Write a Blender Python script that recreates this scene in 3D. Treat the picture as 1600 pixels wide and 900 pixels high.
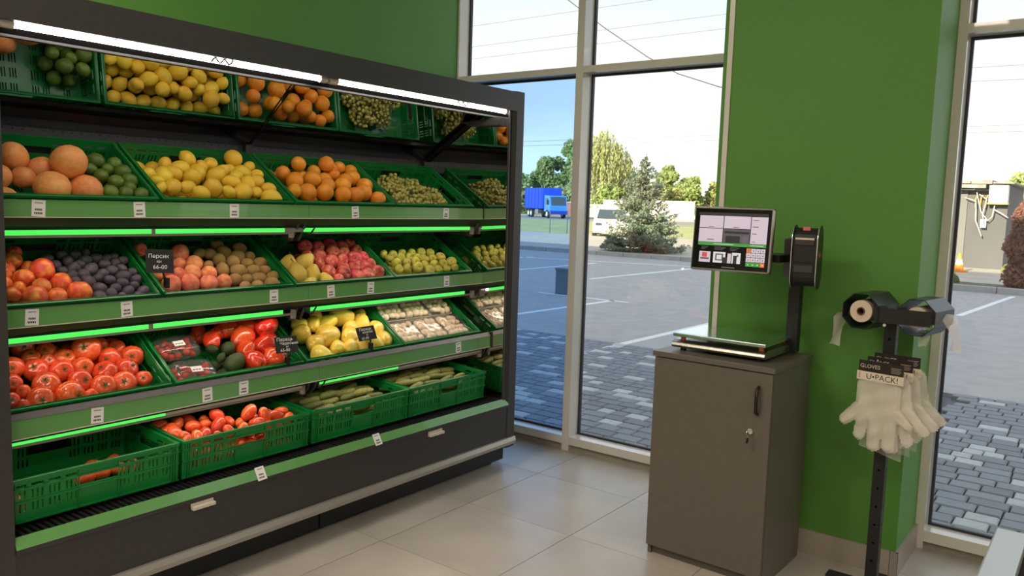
import bpy, math, random
from mathutils import Vector, Matrix, Euler
for _o in list(bpy.data.objects): bpy.data.objects.remove(_o)
SC = bpy.context.scene
COL = SC.collection
R = math.radians
# ---------------------------------------------------------------- camera
cam = bpy.data.cameras.new('camera'); cam_o = bpy.data.objects.new('camera', cam); COL.objects.link(cam_o)
cam.sensor_fit = 'HORIZONTAL'; cam.sensor_width = 36.0; cam.lens = 1264.5 / 1600 * 36.0
cam.clip_start = 0.05; cam.clip_end = 600
def cam_matrix(yaw, pit, rol, loc):
    f = Vector((-math.sin(yaw) * math.cos(pit), math.cos(yaw) * math.cos(pit), -math.sin(pit)))
    r0 = Vector((math.cos(yaw), math.sin(yaw), 0)); u0 = r0.cross(f)
    r = r0 * math.cos(rol) + u0 * math.sin(rol); u = -r0 * math.sin(rol) + u0 * math.cos(rol)
    m = Matrix.Identity(4)
    for i in range(3): m[i][0] = r[i]; m[i][1] = u[i]; m[i][2] = -f[i]; m[i][3] = loc[i]
    return m
cam_o.matrix_world = cam_matrix(R(36.8436), R(6.0583), R(1.8282), (0, 0, 1.5))
SC.camera = cam_o
# ---------------------------------------------------------------- sky, sun, room lamps, exposure
W = bpy.data.worlds.new('sky'); SC.world = W; W.use_nodes = True
nt = W.node_tree; nt.nodes.clear()
def N(t, **k):
    n = nt.nodes.new(t)
    for a, v in k.items(): setattr(n, a, v)
    return n
tc = N('ShaderNodeTexCoord'); sep = N('ShaderNodeSeparateXYZ'); nt.links.new(tc.outputs['Generated'], sep.inputs[0])
rmp = N('ShaderNodeValToRGB'); nt.links.new(sep.outputs['Z'], rmp.inputs[0])
rmp.color_ramp.elements[0].position = 0.0; rmp.color_ramp.elements[0].color = (0.60, 0.59, 0.56, 1)
rmp.color_ramp.elements[1].position = 0.8; rmp.color_ramp.elements[1].color = (0.25, 0.29, 0.355, 1)
e_ = rmp.color_ramp.elements.new(0.28); e_.color = (0.255, 0.29, 0.325, 1)
e2_ = rmp.color_ramp.elements.new(0.12); e2_.color = (0.335, 0.345, 0.345, 1)
mp = N('ShaderNodeMapping'); mp.inputs['Scale'].default_value = (1.5, 1.5, 5.0); nt.links.new(tc.outputs['Generated'], mp.inputs[0])
nz = N('ShaderNodeTexNoise'); nz.inputs['Scale'].default_value = 3.0; nz.inputs['Detail'].default_value = 6; nt.links.new(mp.outputs[0], nz.inputs[0])
cr = N('ShaderNodeValToRGB'); nt.links.new(nz.outputs[0], cr.inputs[0])
cr.color_ramp.elements[0].position = 0.42; cr.color_ramp.elements[1].position = 0.72
cr.color_ramp.elements[0].color = (0, 0, 0, 1); cr.color_ramp.elements[1].color = (0.85, 0.85, 0.85, 1)
mx = N('ShaderNodeMixRGB'); nt.links.new(cr.outputs[0], mx.inputs[0]); nt.links.new(rmp.outputs[0], mx.inputs[1]); mx.inputs[2].default_value = (0.315, 0.322, 0.33, 1)
bg = N('ShaderNodeBackground'); bg.inputs[1].default_value = 3.0; nt.links.new(mx.outputs[0], bg.inputs[0])
wo = N('ShaderNodeOutputWorld'); nt.links.new(bg.outputs[0], wo.inputs[0])
sun = bpy.data.lights.new('sun', 'SUN'); sun.energy = 11.0; sun.color = (1.0, 0.86, 0.62); sun.angle = R(0.6)
sun_o = bpy.data.objects.new('sun', sun); COL.objects.link(sun_o)
sun_o.rotation_euler = Vector((0.05, math.cos(R(16.0)), -math.sin(R(16.0)))).to_track_quat('-Z', 'Y').to_euler()
def ceiling_lamp(x, y, sx, sy, watts, color=(1.0, 0.86, 0.70)):
    l = bpy.data.lights.new('ceiling_lamp', 'AREA'); l.shape = 'RECTANGLE'; l.size = sx; l.size_y = sy; l.energy = watts; l.color = color
    o = bpy.data.objects.new('ceiling_lamp', l); COL.objects.link(o); o.location = (x, y, 3.45)
for x_, y_ in ((-2.5, 0.5), (-1.7, -1.6), (0.6, -0.6), (2.2, 0.8), (2.2, -2.0)):
    ceiling_lamp(x_, y_, 1.2, 0.3, 52 if x_ < -2 else 31)
SC.view_settings.view_transform = 'Standard'
try: SC.view_settings.look = 'None'
except Exception: pass
SC.view_settings.gamma = 1.0; SC.view_settings.exposure = 0.30; SC.view_settings.use_curve_mapping = False
# ---------------------------------------------------------------- materials
MATS = {}
def mat(name, col, rough=0.5, metal=0.0, noise=None, bump=0.0, bscale=200.0, spec=0.5, emit=None, emit_s=0.0, vary=0.0, huev=0.0, coat=0.0, trans=0.0, ior=1.45):
    """principled material; noise=(colour, scale, lo, hi) mixes a second colour; vary/huev: per-object change of value / hue"""
    if name in MATS: return MATS[name]
    m = bpy.data.materials.new(name); m.use_nodes = True; t = m.node_tree; b = t.nodes['Principled BSDF']
    b.inputs['Roughness'].default_value = rough; b.inputs['Metallic'].default_value = metal
    b.inputs['Specular IOR Level'].default_value = spec; b.inputs['Coat Weight'].default_value = coat
    b.inputs['Transmission Weight'].default_value = trans; b.inputs['IOR'].default_value = ior
    c4 = (*col, 1); src = None
    b.inputs['Base Color'].default_value = c4
    tcn = t.nodes.new('ShaderNodeTexCoord')
    oi = t.nodes.new('ShaderNodeObjectInfo')
    if noise:
        add = t.nodes.new('ShaderNodeVectorMath'); add.operation = 'ADD'
        sc = t.nodes.new('ShaderNodeVectorMath'); sc.operation = 'SCALE'; sc.inputs['Scale'].default_value = 37.0
        cmb = t.nodes.new('ShaderNodeCombineXYZ')
        for i in range(3): t.links.new(oi.outputs['Random'], cmb.inputs[i])
        t.links.new(cmb.outputs[0], sc.inputs[0]); t.links.new(tcn.outputs['Object'], add.inputs[0]); t.links.new(sc.outputs[0], add.inputs[1])
        n = t.nodes.new('ShaderNodeTexNoise'); n.inputs['Scale'].default_value = noise[1]; n.inputs['Detail'].default_value = 4
        t.links.new(add.outputs[0], n.inputs['Vector'])
        r = t.nodes.new('ShaderNodeValToRGB'); t.links.new(n.outputs[0], r.inputs[0])
        r.color_ramp.elements[0].position = noise[2]; r.color_ramp.elements[1].position = noise[3]
        r.color_ramp.elements[0].color = c4; r.color_ramp.elements[1].color = (*noise[0], 1)
        src = r.outputs[0]
    if vary or huev:
        h = t.nodes.new('ShaderNodeHueSaturation')
        if src: t.links.new(src, h.inputs['Color'])
        else: h.inputs['Color'].default_value = c4
        mr = t.nodes.new('ShaderNodeMapRange'); t.links.new(oi.outputs['Random'], mr.inputs[0]); mr.inputs[3].default_value = 1 - vary; mr.inputs[4].default_value = 1 + vary
        t.links.new(mr.outputs[0], h.inputs['Value'])
        ml = t.nodes.new('ShaderNodeMath'); ml.operation = 'MULTIPLY'; ml.inputs[1].default_value = 7.31; t.links.new(oi.outputs['Random'], ml.inputs[0])
        fr = t.nodes.new('ShaderNodeMath'); fr.operation = 'FRACT'; t.links.new(ml.outputs[0], fr.inputs[0])
        mh = t.nodes.new('ShaderNodeMapRange'); t.links.new(fr.outputs[0], mh.inputs[0]); mh.inputs[3].default_value = 0.5 - huev; mh.inputs[4].default_value = 0.5 + huev
        t.links.new(mh.outputs[0], h.inputs['Hue']); src = h.outputs[0]
    if src: t.links.new(src, b.inputs['Base Color'])
    if bump:
        n2 = t.nodes.new('ShaderNodeTexNoise'); n2.inputs['Scale'].default_value = bscale; n2.inputs['Detail'].default_value = 3; t.links.new(tcn.outputs['Object'], n2.inputs['Vector'])
        bp = t.nodes.new('ShaderNodeBump'); bp.inputs['Strength'].default_value = bump; bp.inputs['Distance'].default_value = 0.004
        t.links.new(n2.outputs[0], bp.inputs['Height']); t.links.new(bp.outputs[0], b.inputs['Normal'])
    if emit:
        b.inputs['Emission Color'].default_value = (*emit, 1); b.inputs['Emission Strength'].default_value = emit_s
    MATS[name] = m; return m
def clear_mat(name, tint=(1, 1, 1), gloss=0.06, rough=0.02, diffuse=None, dmix=0.0, fres=1.45):
    """see-through sheet: tinted transparency under a fresnel reflection, optionally part milky"""
    m = bpy.data.materials.new(name); m.use_nodes = True; t = m.node_tree; t.nodes.clear()
    tr = t.nodes.new('ShaderNodeBsdfTransparent'); tr.inputs[0].default_value = (*tint, 1)
    gl = t.nodes.new('ShaderNodeBsdfGlossy'); gl.inputs['Roughness'].default_value = rough
    fr = t.nodes.new('ShaderNodeFresnel'); fr.inputs[0].default_value = fres
    mi = t.nodes.new('ShaderNodeMixShader'); out = t.nodes.new('ShaderNodeOutputMaterial')
    base = tr.outputs[0]
    ge = t.nodes.new('ShaderNodeNewGeometry'); mi_ = t.nodes.new('ShaderNodeMapRange'); mi_.inputs[3].default_value = fres; mi_.inputs[4].default_value = 1 / fres
    t.links.new(ge.outputs['Backfacing'], mi_.inputs[0]); t.links.new(mi_.outputs[0], fr.inputs[0])
    if diffuse:
        df = t.nodes.new('ShaderNodeBsdfDiffuse'); df.inputs[0].default_value = (*diffuse, 1)
        m2 = t.nodes.new('ShaderNodeMixShader'); m2.inputs[0].default_value = dmix
        t.links.new(tr.outputs[0], m2.inputs[1]); t.links.new(df.outputs[0], m2.inputs[2]); base = m2.outputs[0]
    t.links.new(fr.outputs[0], mi.inputs[0]); t.links.new(base, mi.inputs[1]); t.links.new(gl.outputs[0], mi.inputs[2]); t.links.new(mi.outputs[0], out.inputs[0])
    return m
M_ANTH = mat('anthracite_steel', (0.036, 0.033, 0.033), 0.42, 0.0, ((0.044, 0.040, 0.039), 60, 0.3, 0.7))
M_BLACK = mat('black_plastic', (0.008, 0.008, 0.009), 0.35)
M_BLACKM = mat('black_powder_coat', (0.012, 0.012, 0.013), 0.45, bump=0.1, bscale=600)
M_LEDGE = mat('grey_shelf_edge', (0.11, 0.10, 0.105), 0.4)
M_STRIP = mat('green_price_rail', (0.125, 0.32, 0.095), 0.22, coat=0.5)
M_CRATE = mat('green_crate_plastic', (0.006, 0.185, 0.034), 0.30, 0.0, ((0.008, 0.21, 0.04), 12, 0.3, 0.7))
M_STEEL = mat('brushed_steel', (0.55, 0.53, 0.50), 0.32, 0.9, ((0.45, 0.43, 0.41), 90, 0.3, 0.7))
M_BUMP = mat('bumper_alloy', (0.42, 0.39, 0.35), 0.38, 0.55)
M_CHROME = mat('chrome', (0.8, 0.8, 0.8), 0.08, 1.0)
M_MIRROR = mat('mirror', (0.80, 0.80, 0.80), 0.01, 1.0)
M_CREAM = mat('cream_plastic', (0.62, 0.56, 0.47), 0.45)
M_WHITE = mat('white_paper', (0.80, 0.78, 0.77), 0.6)
M_INK = mat('ink', (0.02, 0.02, 0.02), 0.7)
M_CHALK = mat('chalk', (0.72, 0.72, 0.70), 0.9)
M_BOARD = mat('chalkboard', (0.012, 0.012, 0.013), 0.65)
M_WALL = mat('green_wall_paint', (0.088, 0.255, 0.038), 0.55, 0.0, ((0.084, 0.244, 0.036), 3, 0.35, 0.65), bump=0.05, bscale=90)
M_CEIL = mat('white_ceiling', (0.75, 0.73, 0.70), 0.8)
M_FRAME = mat('window_frame_paint', (0.68, 0.65, 0.60), 0.24, coat=0.6)
M_GASK = mat('dark_gasket', (0.03, 0.035, 0.045), 0.5)
M_CAB = mat('taupe_laminate', (0.135, 0.117, 0.095), 0.38, 0.0, ((0.122, 0.106, 0.086), 25, 0.3, 0.7))
M_TUBE = mat('lamp_tube', (1, 1, 1), 0.4, emit=(1.0, 0.95, 0.88), emit_s=15.0)
M_STUBE = mat('shelf_lamp_tube', (1, 1, 1), 0.4, emit=(1.0, 0.80, 0.68), emit_s=17.0)
M_SHIELD = mat('lit_green_light_shield', (0.05, 0.6, 0.1), 0.3, emit=(0.055, 0.74, 0.075), emit_s=1.0)
M_TILE = mat('beige_floor_tile', (0.50, 0.455, 0.405), 0.30, 0.0, ((0.40, 0.365, 0.325), 2.6, 0.35, 0.70), vary=0.035)
M_GROUT = mat('grout', (0.22, 0.20, 0.18), 0.9)
M_BASEB = mat('baseboard_tile', (0.36, 0.315, 0.265), 0.35, 0.0, ((0.31, 0.27, 0.225), 4, 0.35, 0.7), vary=0.03)
M_GLASS = clear_mat('window_glass', (0.97, 0.985, 0.985))
M_GLASSB = clear_mat('blue_film_glass', (0.62, 0.78, 0.97))
M_PLAST = clear_mat('clear_plastic', (0.90, 0.90, 0.90), rough=0.08, diffuse=(0.8, 0.8, 0.8), dmix=0.06)
M_FILM = clear_mat('cling_film', (0.96, 0.95, 0.92), rough=0.10, diffuse=(0.85, 0.82, 0.75), dmix=0.05, fres=1.45)
M_POLY = clear_mat('milky_polythene', (0.97, 0.97, 0.95), rough=0.25, diffuse=(0.93, 0.87, 0.78), dmix=0.42)
M_BAGP = clear_mat('clear_bag', (0.95, 0.96, 0.95), rough=0.2, diffuse=(0.8, 0.8, 0.78), dmix=0.25)
# ---------------------------------------------------------------- mesh helpers
class MB:
    def __init__(s): s.v = []; s.f = []; s.m = []; s.s = []
    def add(s, vs, fs, m=0, smooth=False):
        o = len(s.v); s.v += [tuple(p) for p in vs]
        for f in fs: s.f.append(tuple(i + o for i in f)); s.m.append(m); s.s.append(smooth)
    def box(s, lo, hi, m=0, mtx=None):
        (x0, y0, z0), (x1, y1, z1) = lo, hi
        vs = [Vector(p) for p in ((x0, y0, z0), (x1, y0, z0), (x1, y1, z0), (x0, y1, z0), (x0, y0, z1), (x1, y0, z1), (x1, y1, z1), (x0, y1, z1))]
        if mtx: vs = [mtx @ p for p in vs]
        s.add(vs, [(3, 2, 1, 0), (4, 5, 6, 7), (0, 1, 5, 4), (1, 2, 6, 5), (2, 3, 7, 6), (3, 0, 4, 7)], m)
    def cyl(s, a, b, r, r2=None, n=12, m=0, caps=True, smooth=True):
        a = Vector(a); b = Vector(b); r2 = r if r2 is None else r2
        d = (b - a).normalized(); x = d.orthogonal().normalized(); y = d.cross(x)
        vs = []
        for c, q in ((a, r), (b, r2)):
            for i in range(n):
                t = 2 * math.pi * i / n; vs.append(c + x * q * math.cos(t) + y * q * math.sin(t))
        s.add(vs, [(i, (i + 1) % n, n + (i + 1) % n, n + i) for i in range(n)], m, smooth)
        if caps: s.add(vs[:n], [tuple(range(n - 1, -1, -1))], m); s.add(vs[n:], [tuple(range(n))], m)
    def tube(s, pts, r, n=6, m=0):
        pts = [Vector(p) for p in pts]; rings = []; x = None
        for i, p in enumerate(pts):
            d = (pts[min(i + 1, len(pts) - 1)] - pts[max(i - 1, 0)]).normalized()
            x = d.orthogonal().normalized() if x is None else (x - d * x.dot(d)).normalized()
            y = d.cross(x); q = r[i] if isinstance(r, (list, tuple)) else r
            rings.append([p + x * q * math.cos(2 * math.pi * k / n) + y * q * math.sin(2 * math.pi * k / n) for k in range(n)])
        vs = [p for g in rings for p in g]; fs = []
        for i in range(len(pts) - 1):
            for k in range(n): fs.append((i * n + k, i * n + (k + 1) % n, (i + 1) * n + (k + 1) % n, (i + 1) * n + k))
        fs.append(tuple(range(n - 1, -1, -1))); fs.append(tuple((len(pts) - 1) * n + k for k in range(n)))
        s.add(vs, fs, m, True)
    def prism(s, poly, ex, m=0, mtx=None, smooth=False):
        """poly: list of 3D points (planar), extruded by vector ex"""
        n = len(poly); a = [Vector(p) for p in poly]; b = [p + Vector(ex) for p in a]
        vs = a + b
        if mtx: vs = [mtx @ p for p in vs]
        s.add(vs, [tuple(range(n - 1, -1, -1)), tuple(range(n, 2 * n))], m)
        s.add(vs, [(i, (i + 1) % n, n + (i + 1) % n, n + i) for i in range(n)], m, smooth)
    def perf(s, o, ea, eb, en, la, lb, t, holes, m=0):
        """la x lb panel with rectangular through holes (a0,a1,b0,b1), thickness t along en"""
        o, ea, eb, en = map(Vector, (o, ea, eb, en))
        A = sorted({0, la, *[h[0] for h in holes], *[h[1] for h in holes]}); B = sorted({0, lb, *[h[2] for h in holes], *[h[3] for h in holes]})
        na, nb = len(A), len(B)
        def inh(a, b): return any(h[0] < a < h[1] and h[2] < b < h[3] for h in holes)
        cell = [[0 <= i < na - 1 and 0 <= j < nb - 1 and not inh((A[i] + A[i + 1]) / 2, (B[j] + B[j + 1]) / 2) for j in range(nb)] for i in range(na)]
        vs = [o + ea * a + eb * b for a in A for b in B]; k = len(vs); vs += [p + en * t for p in vs]
        ix = lambda i, j, q: q * k + i * nb + j
        fs = []
        g = lambda i, j: 0 <= i < na and 0 <= j < nb and cell[i][j]
        for i in range(na - 1):
            for j in range(nb - 1):
                if not cell[i][j]: continue
                fs.append((ix(i, j, 0), ix(i, j + 1, 0), ix(i + 1, j + 1, 0), ix(i + 1, j, 0)))
                fs.append((ix(i, j, 1), ix(i + 1, j, 1), ix(i + 1, j + 1, 1), ix(i, j + 1, 1)))
                if not g(i - 1, j): fs.append((ix(i, j, 0), ix(i, j, 1), ix(i, j + 1, 1), ix(i, j + 1, 0)))
                if not g(i + 1, j): fs.append((ix(i + 1, j, 0), ix(i + 1, j + 1, 0), ix(i + 1, j + 1, 1), ix(i + 1, j, 1)))
                if not g(i, j - 1): fs.append((ix(i, j, 0), ix(i + 1, j, 0), ix(i + 1, j, 1), ix(i, j, 1)))
                if not g(i, j + 1): fs.append((ix(i, j + 1, 0), ix(i, j + 1, 1), ix(i + 1, j + 1, 1), ix(i + 1, j + 1, 0)))
        s.add(vs, fs, m)
    def rot(s, f, nu=14, nv=9, m=0, mtx=None):
        """closed surface of f(t, phi) -> (r, z), t 0..pi"""
        vs = [Vector((0, 0, f(0, 0)[1]))]
        for j in range(1, nv):
            for i in range(nu):
                ph = 2 * math.pi * i / nu; r, z = f(math.pi * j / nv, ph); vs.append(Vector((r * math.cos(ph), r * math.sin(ph), z)))
        vs.append(Vector((0, 0, f(math.pi, 0)[1]))); e = len(vs) - 1
        fs = [(0, 1 + i, 1 + (i + 1) % nu) for i in range(nu)]
        for j in range(nv - 2):
            a = 1 + j * nu
            fs += [(a + i, a + nu + i, a + nu + (i + 1) % nu, a + (i + 1) % nu) for i in range(nu)]
        a = 1 + (nv - 2) * nu; fs += [(a + i, e, a + (i + 1) % nu) for i in range(nu)]
        if mtx: vs = [mtx @ p for p in vs]
        s.add(vs, fs, m, True)
    def mesh(s, name, mats):
        me = bpy.data.meshes.new(name); me.from_pydata(s.v, [], s.f)
        for q in (mats if isinstance(mats, (list, tuple)) else [mats]): me.materials.append(q)
        me.polygons.foreach_set('material_index', s.m); me.polygons.foreach_set('use_smooth', s.s); me.update(); return me
    def obj(s, name, mats, parent=None, bevel=0, loc=None, rot=None, **tags):
        o = bpy.data.objects.new(name, s.mesh(name, mats)); link(o, parent, loc, rot)
        if bevel:
            b = o.modifiers.new('bevel', 'BEVEL'); b.width = bevel; b.segments = 2; b.limit_method = 'ANGLE'; b.angle_limit = R(40)
        tag(o, **tags); return o
def link(o, parent=None, loc=None, rot=None):
    COL.objects.link(o)
    if loc is not None: o.location = loc
    if rot is not None: o.rotation_euler = rot
    if parent: o.parent = parent
def tag(o, label=None, cat=None, group=None, kind=None):
    if label: o['label'] = label
    if cat: o['category'] = cat
    if group: o['group'] = group
    if kind: o['kind'] = kind
    return o
def thing(name, label, cat, loc=(0, 0, 0), rot=(0, 0, 0), group=None):
    o = bpy.data.objects.new(name, None); o.empty_display_size = 0.05; link(o, None, loc, rot); return tag(o, label, cat, group)
def put(me, name, parent=None, mtx=None, **tags):
    o = bpy.data.objects.new(name, me); link(o, parent)
    if mtx is not None: o.matrix_local = mtx
    return tag(o, **tags)
def boxo(name, lo, hi, m, parent=None, bevel=0, **tags):
    b = MB(); b.box(lo, hi); return b.obj(name, m, parent, bevel, **tags)
def struct(o): o['kind'] = 'structure'; return o
def text_mesh(body, size, m, name, parent, mtx, shear=0.0, align='LEFT', depth=0.0):
    cu = bpy.data.curves.new(name, 'FONT'); cu.body = body; cu.size = size; cu.align_x = align; cu.shear = shear; cu.extrude = depth; cu.resolution_u = 2; cu.space_line = 0.85
    t = bpy.data.objects.new('tmp', cu); COL.objects.link(t); dg = bpy.context.evaluated_depsgraph_get(); dg.update()
    me = bpy.data.meshes.new_from_object(t.evaluated_get(dg)); bpy.data.objects.remove(t); me.materials.clear(); me.materials.append(m)
    return put(me, name, parent, mtx)
def ordinal(i, n):
    names = ['first', 'second', 'third', 'fourth', 'fifth', 'sixth', 'seventh', 'eighth', 'ninth', 'tenth', 'eleventh', 'twelfth']
    return names[i] if i < 12 else 'last'
def basis(u, v, w, o):
    m = Matrix.Identity(4)
    for i in range(3): m[i][0] = u[i]; m[i][1] = v[i]; m[i][2] = w[i]; m[i][3] = o[i]
    return m
# ================================================================ room shell
FX0, FX1, FY0, FY1 = -3.6, 4.0, -4.0, 4.19
fl = struct(boxo('floor', (FX0 - .1, FY0 - .1, -0.12), (FX1 + .1, FY1 + .02, -0.008), M_GROUT))
tile_me = MB(); tile_me.box((-.2985, -.2985, -.008), (.2985, .2985, 0.0)); tile_me = tile_me.mesh('tile', M_TILE)
for i in range(-3, 5):
    for j in range(-4, 3):
        x = -1.885 + 0.3 + 0.6 * i; y = 3.015 + 0.3 + 0.6 * j
        if x - .3 < FX0 or y + .3 > 4.3 or x > 1.2: continue
        put(tile_me, 'tile', fl, Matrix.Translation((x, y, 0)))
rest = MB()
for x0, x1, y0, y1 in ((FX0, -3.385, FY0, FY1), (1.415, FX1, FY0, FY1), (-3.385, 1.415, FY0, .615), (-3.385, 1.415, 4.215, FY1)):
    rest.box((x0, y0, -.008), (x1, y1, 0))
rest.obj('tile_field', M_TILE, fl)
struct(boxo('ceiling', (FX0 - .1, FY0 - .1, 3.6), (FX1 + .1, 4.3, 3.75), M_CEIL))
struct(boxo('wall_left', (-3.70, FY0 - .1, 0), (-3.557, 4.22, 3.6), M_WALL))
struct(boxo('wall_back', (FX0 - .1, FY0 - .14, 0), (FX1 + .1, FY0, 3.6), M_CEIL))
struct(boxo('wall_right', (FX1, FY0 - .1, 0), (FX1 + .14, 4.3, 3.6), M_CEIL))
struct(boxo('wall_column', (-1.511, 3.557, 0), (-0.635, 4.16, 3.6), M_WALL))
struct(boxo('wall_front', (1.30, 3.955, 0), (FX1, 4.15, 3.6), M_WALL))
w = MB(); w.box((-3.6, 4.07, 3.3), (-1.5, 4.22, 3.6)); w.box((-.64, 3.955, 3.3), (1.3, 4.1, 3.6)); struct(w.obj('wall_lintel', M_WALL))
struct(boxo('trim_1', (-1.490, 3.549, 0.108), (-1.467, 3.557, 3.6), M_FRAME))
# skirting tiles of the column, each piece laid by itself
bb = struct(boxo('baseboard_column', (-1.505, 3.546, 0), (-0.6345, 3.558, 0.100), M_GROUT))
for k, (x0, x1) in enumerate(((-1.508, -1.254), (-1.251, -0.655), (-0.652, -0.6235))):
    boxo('skirting_tile', (x0, 3.5435, 0.0), (x1, 3.556, 0.108), M_BASEB, bb)
boxo('skirting_tile', (-0.636, 3.5465, 0), (-0.6235, 3.955, 0.108), M_BASEB, bb)
# ---- windows: aluminium frames and glass
def window(name, x0, x1, y, d, posts, transoms, panes, sill):
    """posts (x0,x1), transoms (z0,z1); frame face at y, depth d to the glass"""
    h = MB()
    for a, b in posts: h.box((a, y, 0.0), (b, y + d, 3.3))
    o = h.obj('%s' % name, M_FRAME); struct(o)
    for z0, z1 in transoms:
        for a, b in panes: boxo('window_rail', (a, y + .004, z0), (b, y + d - .002, z1), M_FRAME, o)
    for a, b in panes: boxo('window_sill', (a, y + .004, sill[0]), (b, y + d - .002, sill[1]), M_FRAME, o); boxo('sill_foot', (a, y + .03, 0), (b, y + d - .002, sill[0]), M_BASEB, o)
    return o
win1 = window('window_1', -3.56, -1.5, 4.074, 0.105, [(-3.556, -3.543), (-2.635, -2.586), (-1.545, -1.50)], [(2.262, 2.300)], [(-3.543, -2.635), (-2.586, -1.545)], (.038, .086))
win2 = window('window_2', -.64, 1.3, 3.955, 0.105, [(-.655, -.598), (1.24, 1.30)], [(2.272, 2.312)], [(-.598, 1.24)], (.034, .084))
def pane(o, a, b, y, z0, z1, m):
    boxo('pane', (a, y, z0), (b, y + .006, z1), m, o)
    g = MB(); t = .012
    for s in (a, b - t): g.box((s, y - .008, z0), (s + t, y + .012, z1))
    for s in (z0, z1 - t): g.box((a + t, y - .008, s), (b - t, y + .012, s + t))
    g.obj('gasket', M_GASK, o)
for a, b, z0, z1, m in ((-3.543, -2.635, .086, 2.262, M_GLASSB), (-3.543, -2.635, 2.300, 3.3, M_GLASS), (-2.586, -1.545, .086, 2.262, M_GLASS), (-2.586, -1.545, 2.300, 3.3, M_GLASS)):
    pane(win1, a, b, 4.179, z0, z1, m)
for z0, z1 in ((.084, 2.272), (2.312, 3.3)): pane(win2, -.598, 1.24, 4.060, z0, z1, M_GLASS)
# the building's own mass: walls and roof edge that stand between the low sun and the forecourt
M_OUTER = mat('outer_render', (0.5, 0.5, 0.48), 0.8)
ex = MB(); ex.box((-48, -5, -.12), (-3.705, 4.2, 6.0)); ex.box((4.145, -5, -.12), (26, 4.2, 6.0)); ex.box((-3.705, -5, 3.76), (4.145, 4.3, 6.0)); ex.box((-3.705, -5, -.12), (4.145, -4.145, 3.76))
struct(ex.obj('wall_exterior', M_OUTER))
# ================================================================ refrigerated display case
CY0, CY1, CXF, CXB = 1.018, 3.535, -2.65, -3.45
case = thing('display_case', 'long anthracite open-front refrigerated produce case along the green wall', 'display case', (-3.05, 2.28, 0))
CI = case.matrix_basis.inverted() if False else Matrix.Translation((3.05, -2.28, 0))
def part(b, name, mats, parent=case, bevel=0, **t):
    """mesh in world coordinates parented below the case (parents stay at the case's base)"""
    o = b.obj(name, mats, parent, bevel, **t)
    if parent is case: o.matrix_local = CI
    return o
M_SOOT = mat('matt_black_recess', (.010, .009, .009), .9, spec=.05)
# end panels
b = MB(); b.box((CXB, .968, .05), (CXF, CY0, 2.088)); part(b, 'side_panel', M_ANTH, bevel=.004)
b = MB(); b.prism([(CXF, CY1, .13), (CXF, 3.597, .13), (CXB, 3.61, .13), (CXB, 3.508, .13), (-2.664, 3.508, .13)], (0, 0, 1.96))
spr = part(b, 'side_panel', M_ANTH)
b = MB(); b.prism([(-2.668, 3.5035, .40), (-2.668, 3.5075, .40), (-3.315, 3.5075, .40), (-3.315, 3.5035, .40)], (0, -.018, 1.66)); part(b, 'side_mirror', M_MIRROR, spr, label='tall mirror lining the far end panel')
b = MB(); b.prism([(-2.660, 3.4985, .40), (-2.669, 3.4985, .40), (-2.669, 3.5085, .40), (-2.660, 3.5085, .40)], (0, -.018, 1.66)); part(b, 'mirror_edge', M_ANTH, spr)
# back, top, base tub
M_PERF = mat('perforated_back', (0.060, 0.060, 0.066), 0.45)
b = MB(); b.box((-3.32, CY0, .40), (-3.29, 3.60, 1.735)); bp_ = part(b, 'back_panel', M_PERF)
h = MB()
for zz in (1.712, 1.690):
    for k in range(70):
        y = 1.05 + .0355 * k; h.box((-3.2905, y - .0035, zz - .003), (-3.2890, y + .0035, zz + .003))
o = h.obj('perforation', M_BLACK, bp_); o['kind'] = 'stuff'
b = MB(); b.box((-3.46, CY0, .10), (-3.32, 3.62, 2.05)); part(b, 'rear_housing', M_ANTH)
b = MB(); b.box((-3.45, CY0, 2.062), (-2.66, 3.536, 2.086)); b.box((-2.672, CY0, 1.985), (CXF, 3.5348, 2.086))
can = part(b, 'canopy', M_ANTH)
b = MB(); b.prism([(-2.672, CY0, 2.022), (-2.672, CY0, 2.012), (-2.752, CY0, 1.957), (-2.765, CY0, 1.962)], (0, 3.534 - CY0, 0)); part(b, 'lamp_reflector', M_SOOT, can)
b = MB(); b.box((-2.772, CY0, 1.949), (-2.745, 3.533, 1.957)); part(b, 'canopy_lip', M_ANTH, can)
M_WIREC = mat('brown_wire', (.10, .07, .04), .5, .3)
TX, TZ = -2.690, 1.979
for a, c in ((1.072, 2.225), (2.318, 3.475)):
    b = MB(); b.cyl((TX, a, TZ), (TX, c, TZ), .0108, n=12); part(b, 'lamp_tube', M_TUBE, can, label='glowing white fluorescent tube')
    b = MB(); b.cyl((TX, a - .045, TZ), (TX, a, TZ), .015, n=10); part(b, 'lamp_holder', M_CREAM, can)
    b = MB(); b.cyl((TX, c, TZ), (TX, c + .035, TZ), .015, n=10); part(b, 'lamp_holder', M_CREAM, can)
    b = MB(); yy = a + (c - a) * (.60 if a < 2 else .68)
    b.tube([(TX + .018, yy + .009 * k, TZ - .003 + .009 * math.sin(k * 1.5)) for k in range(-5, 6)], .0035, 5); part(b, 'wire_clip', M_WIREC, can)
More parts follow.
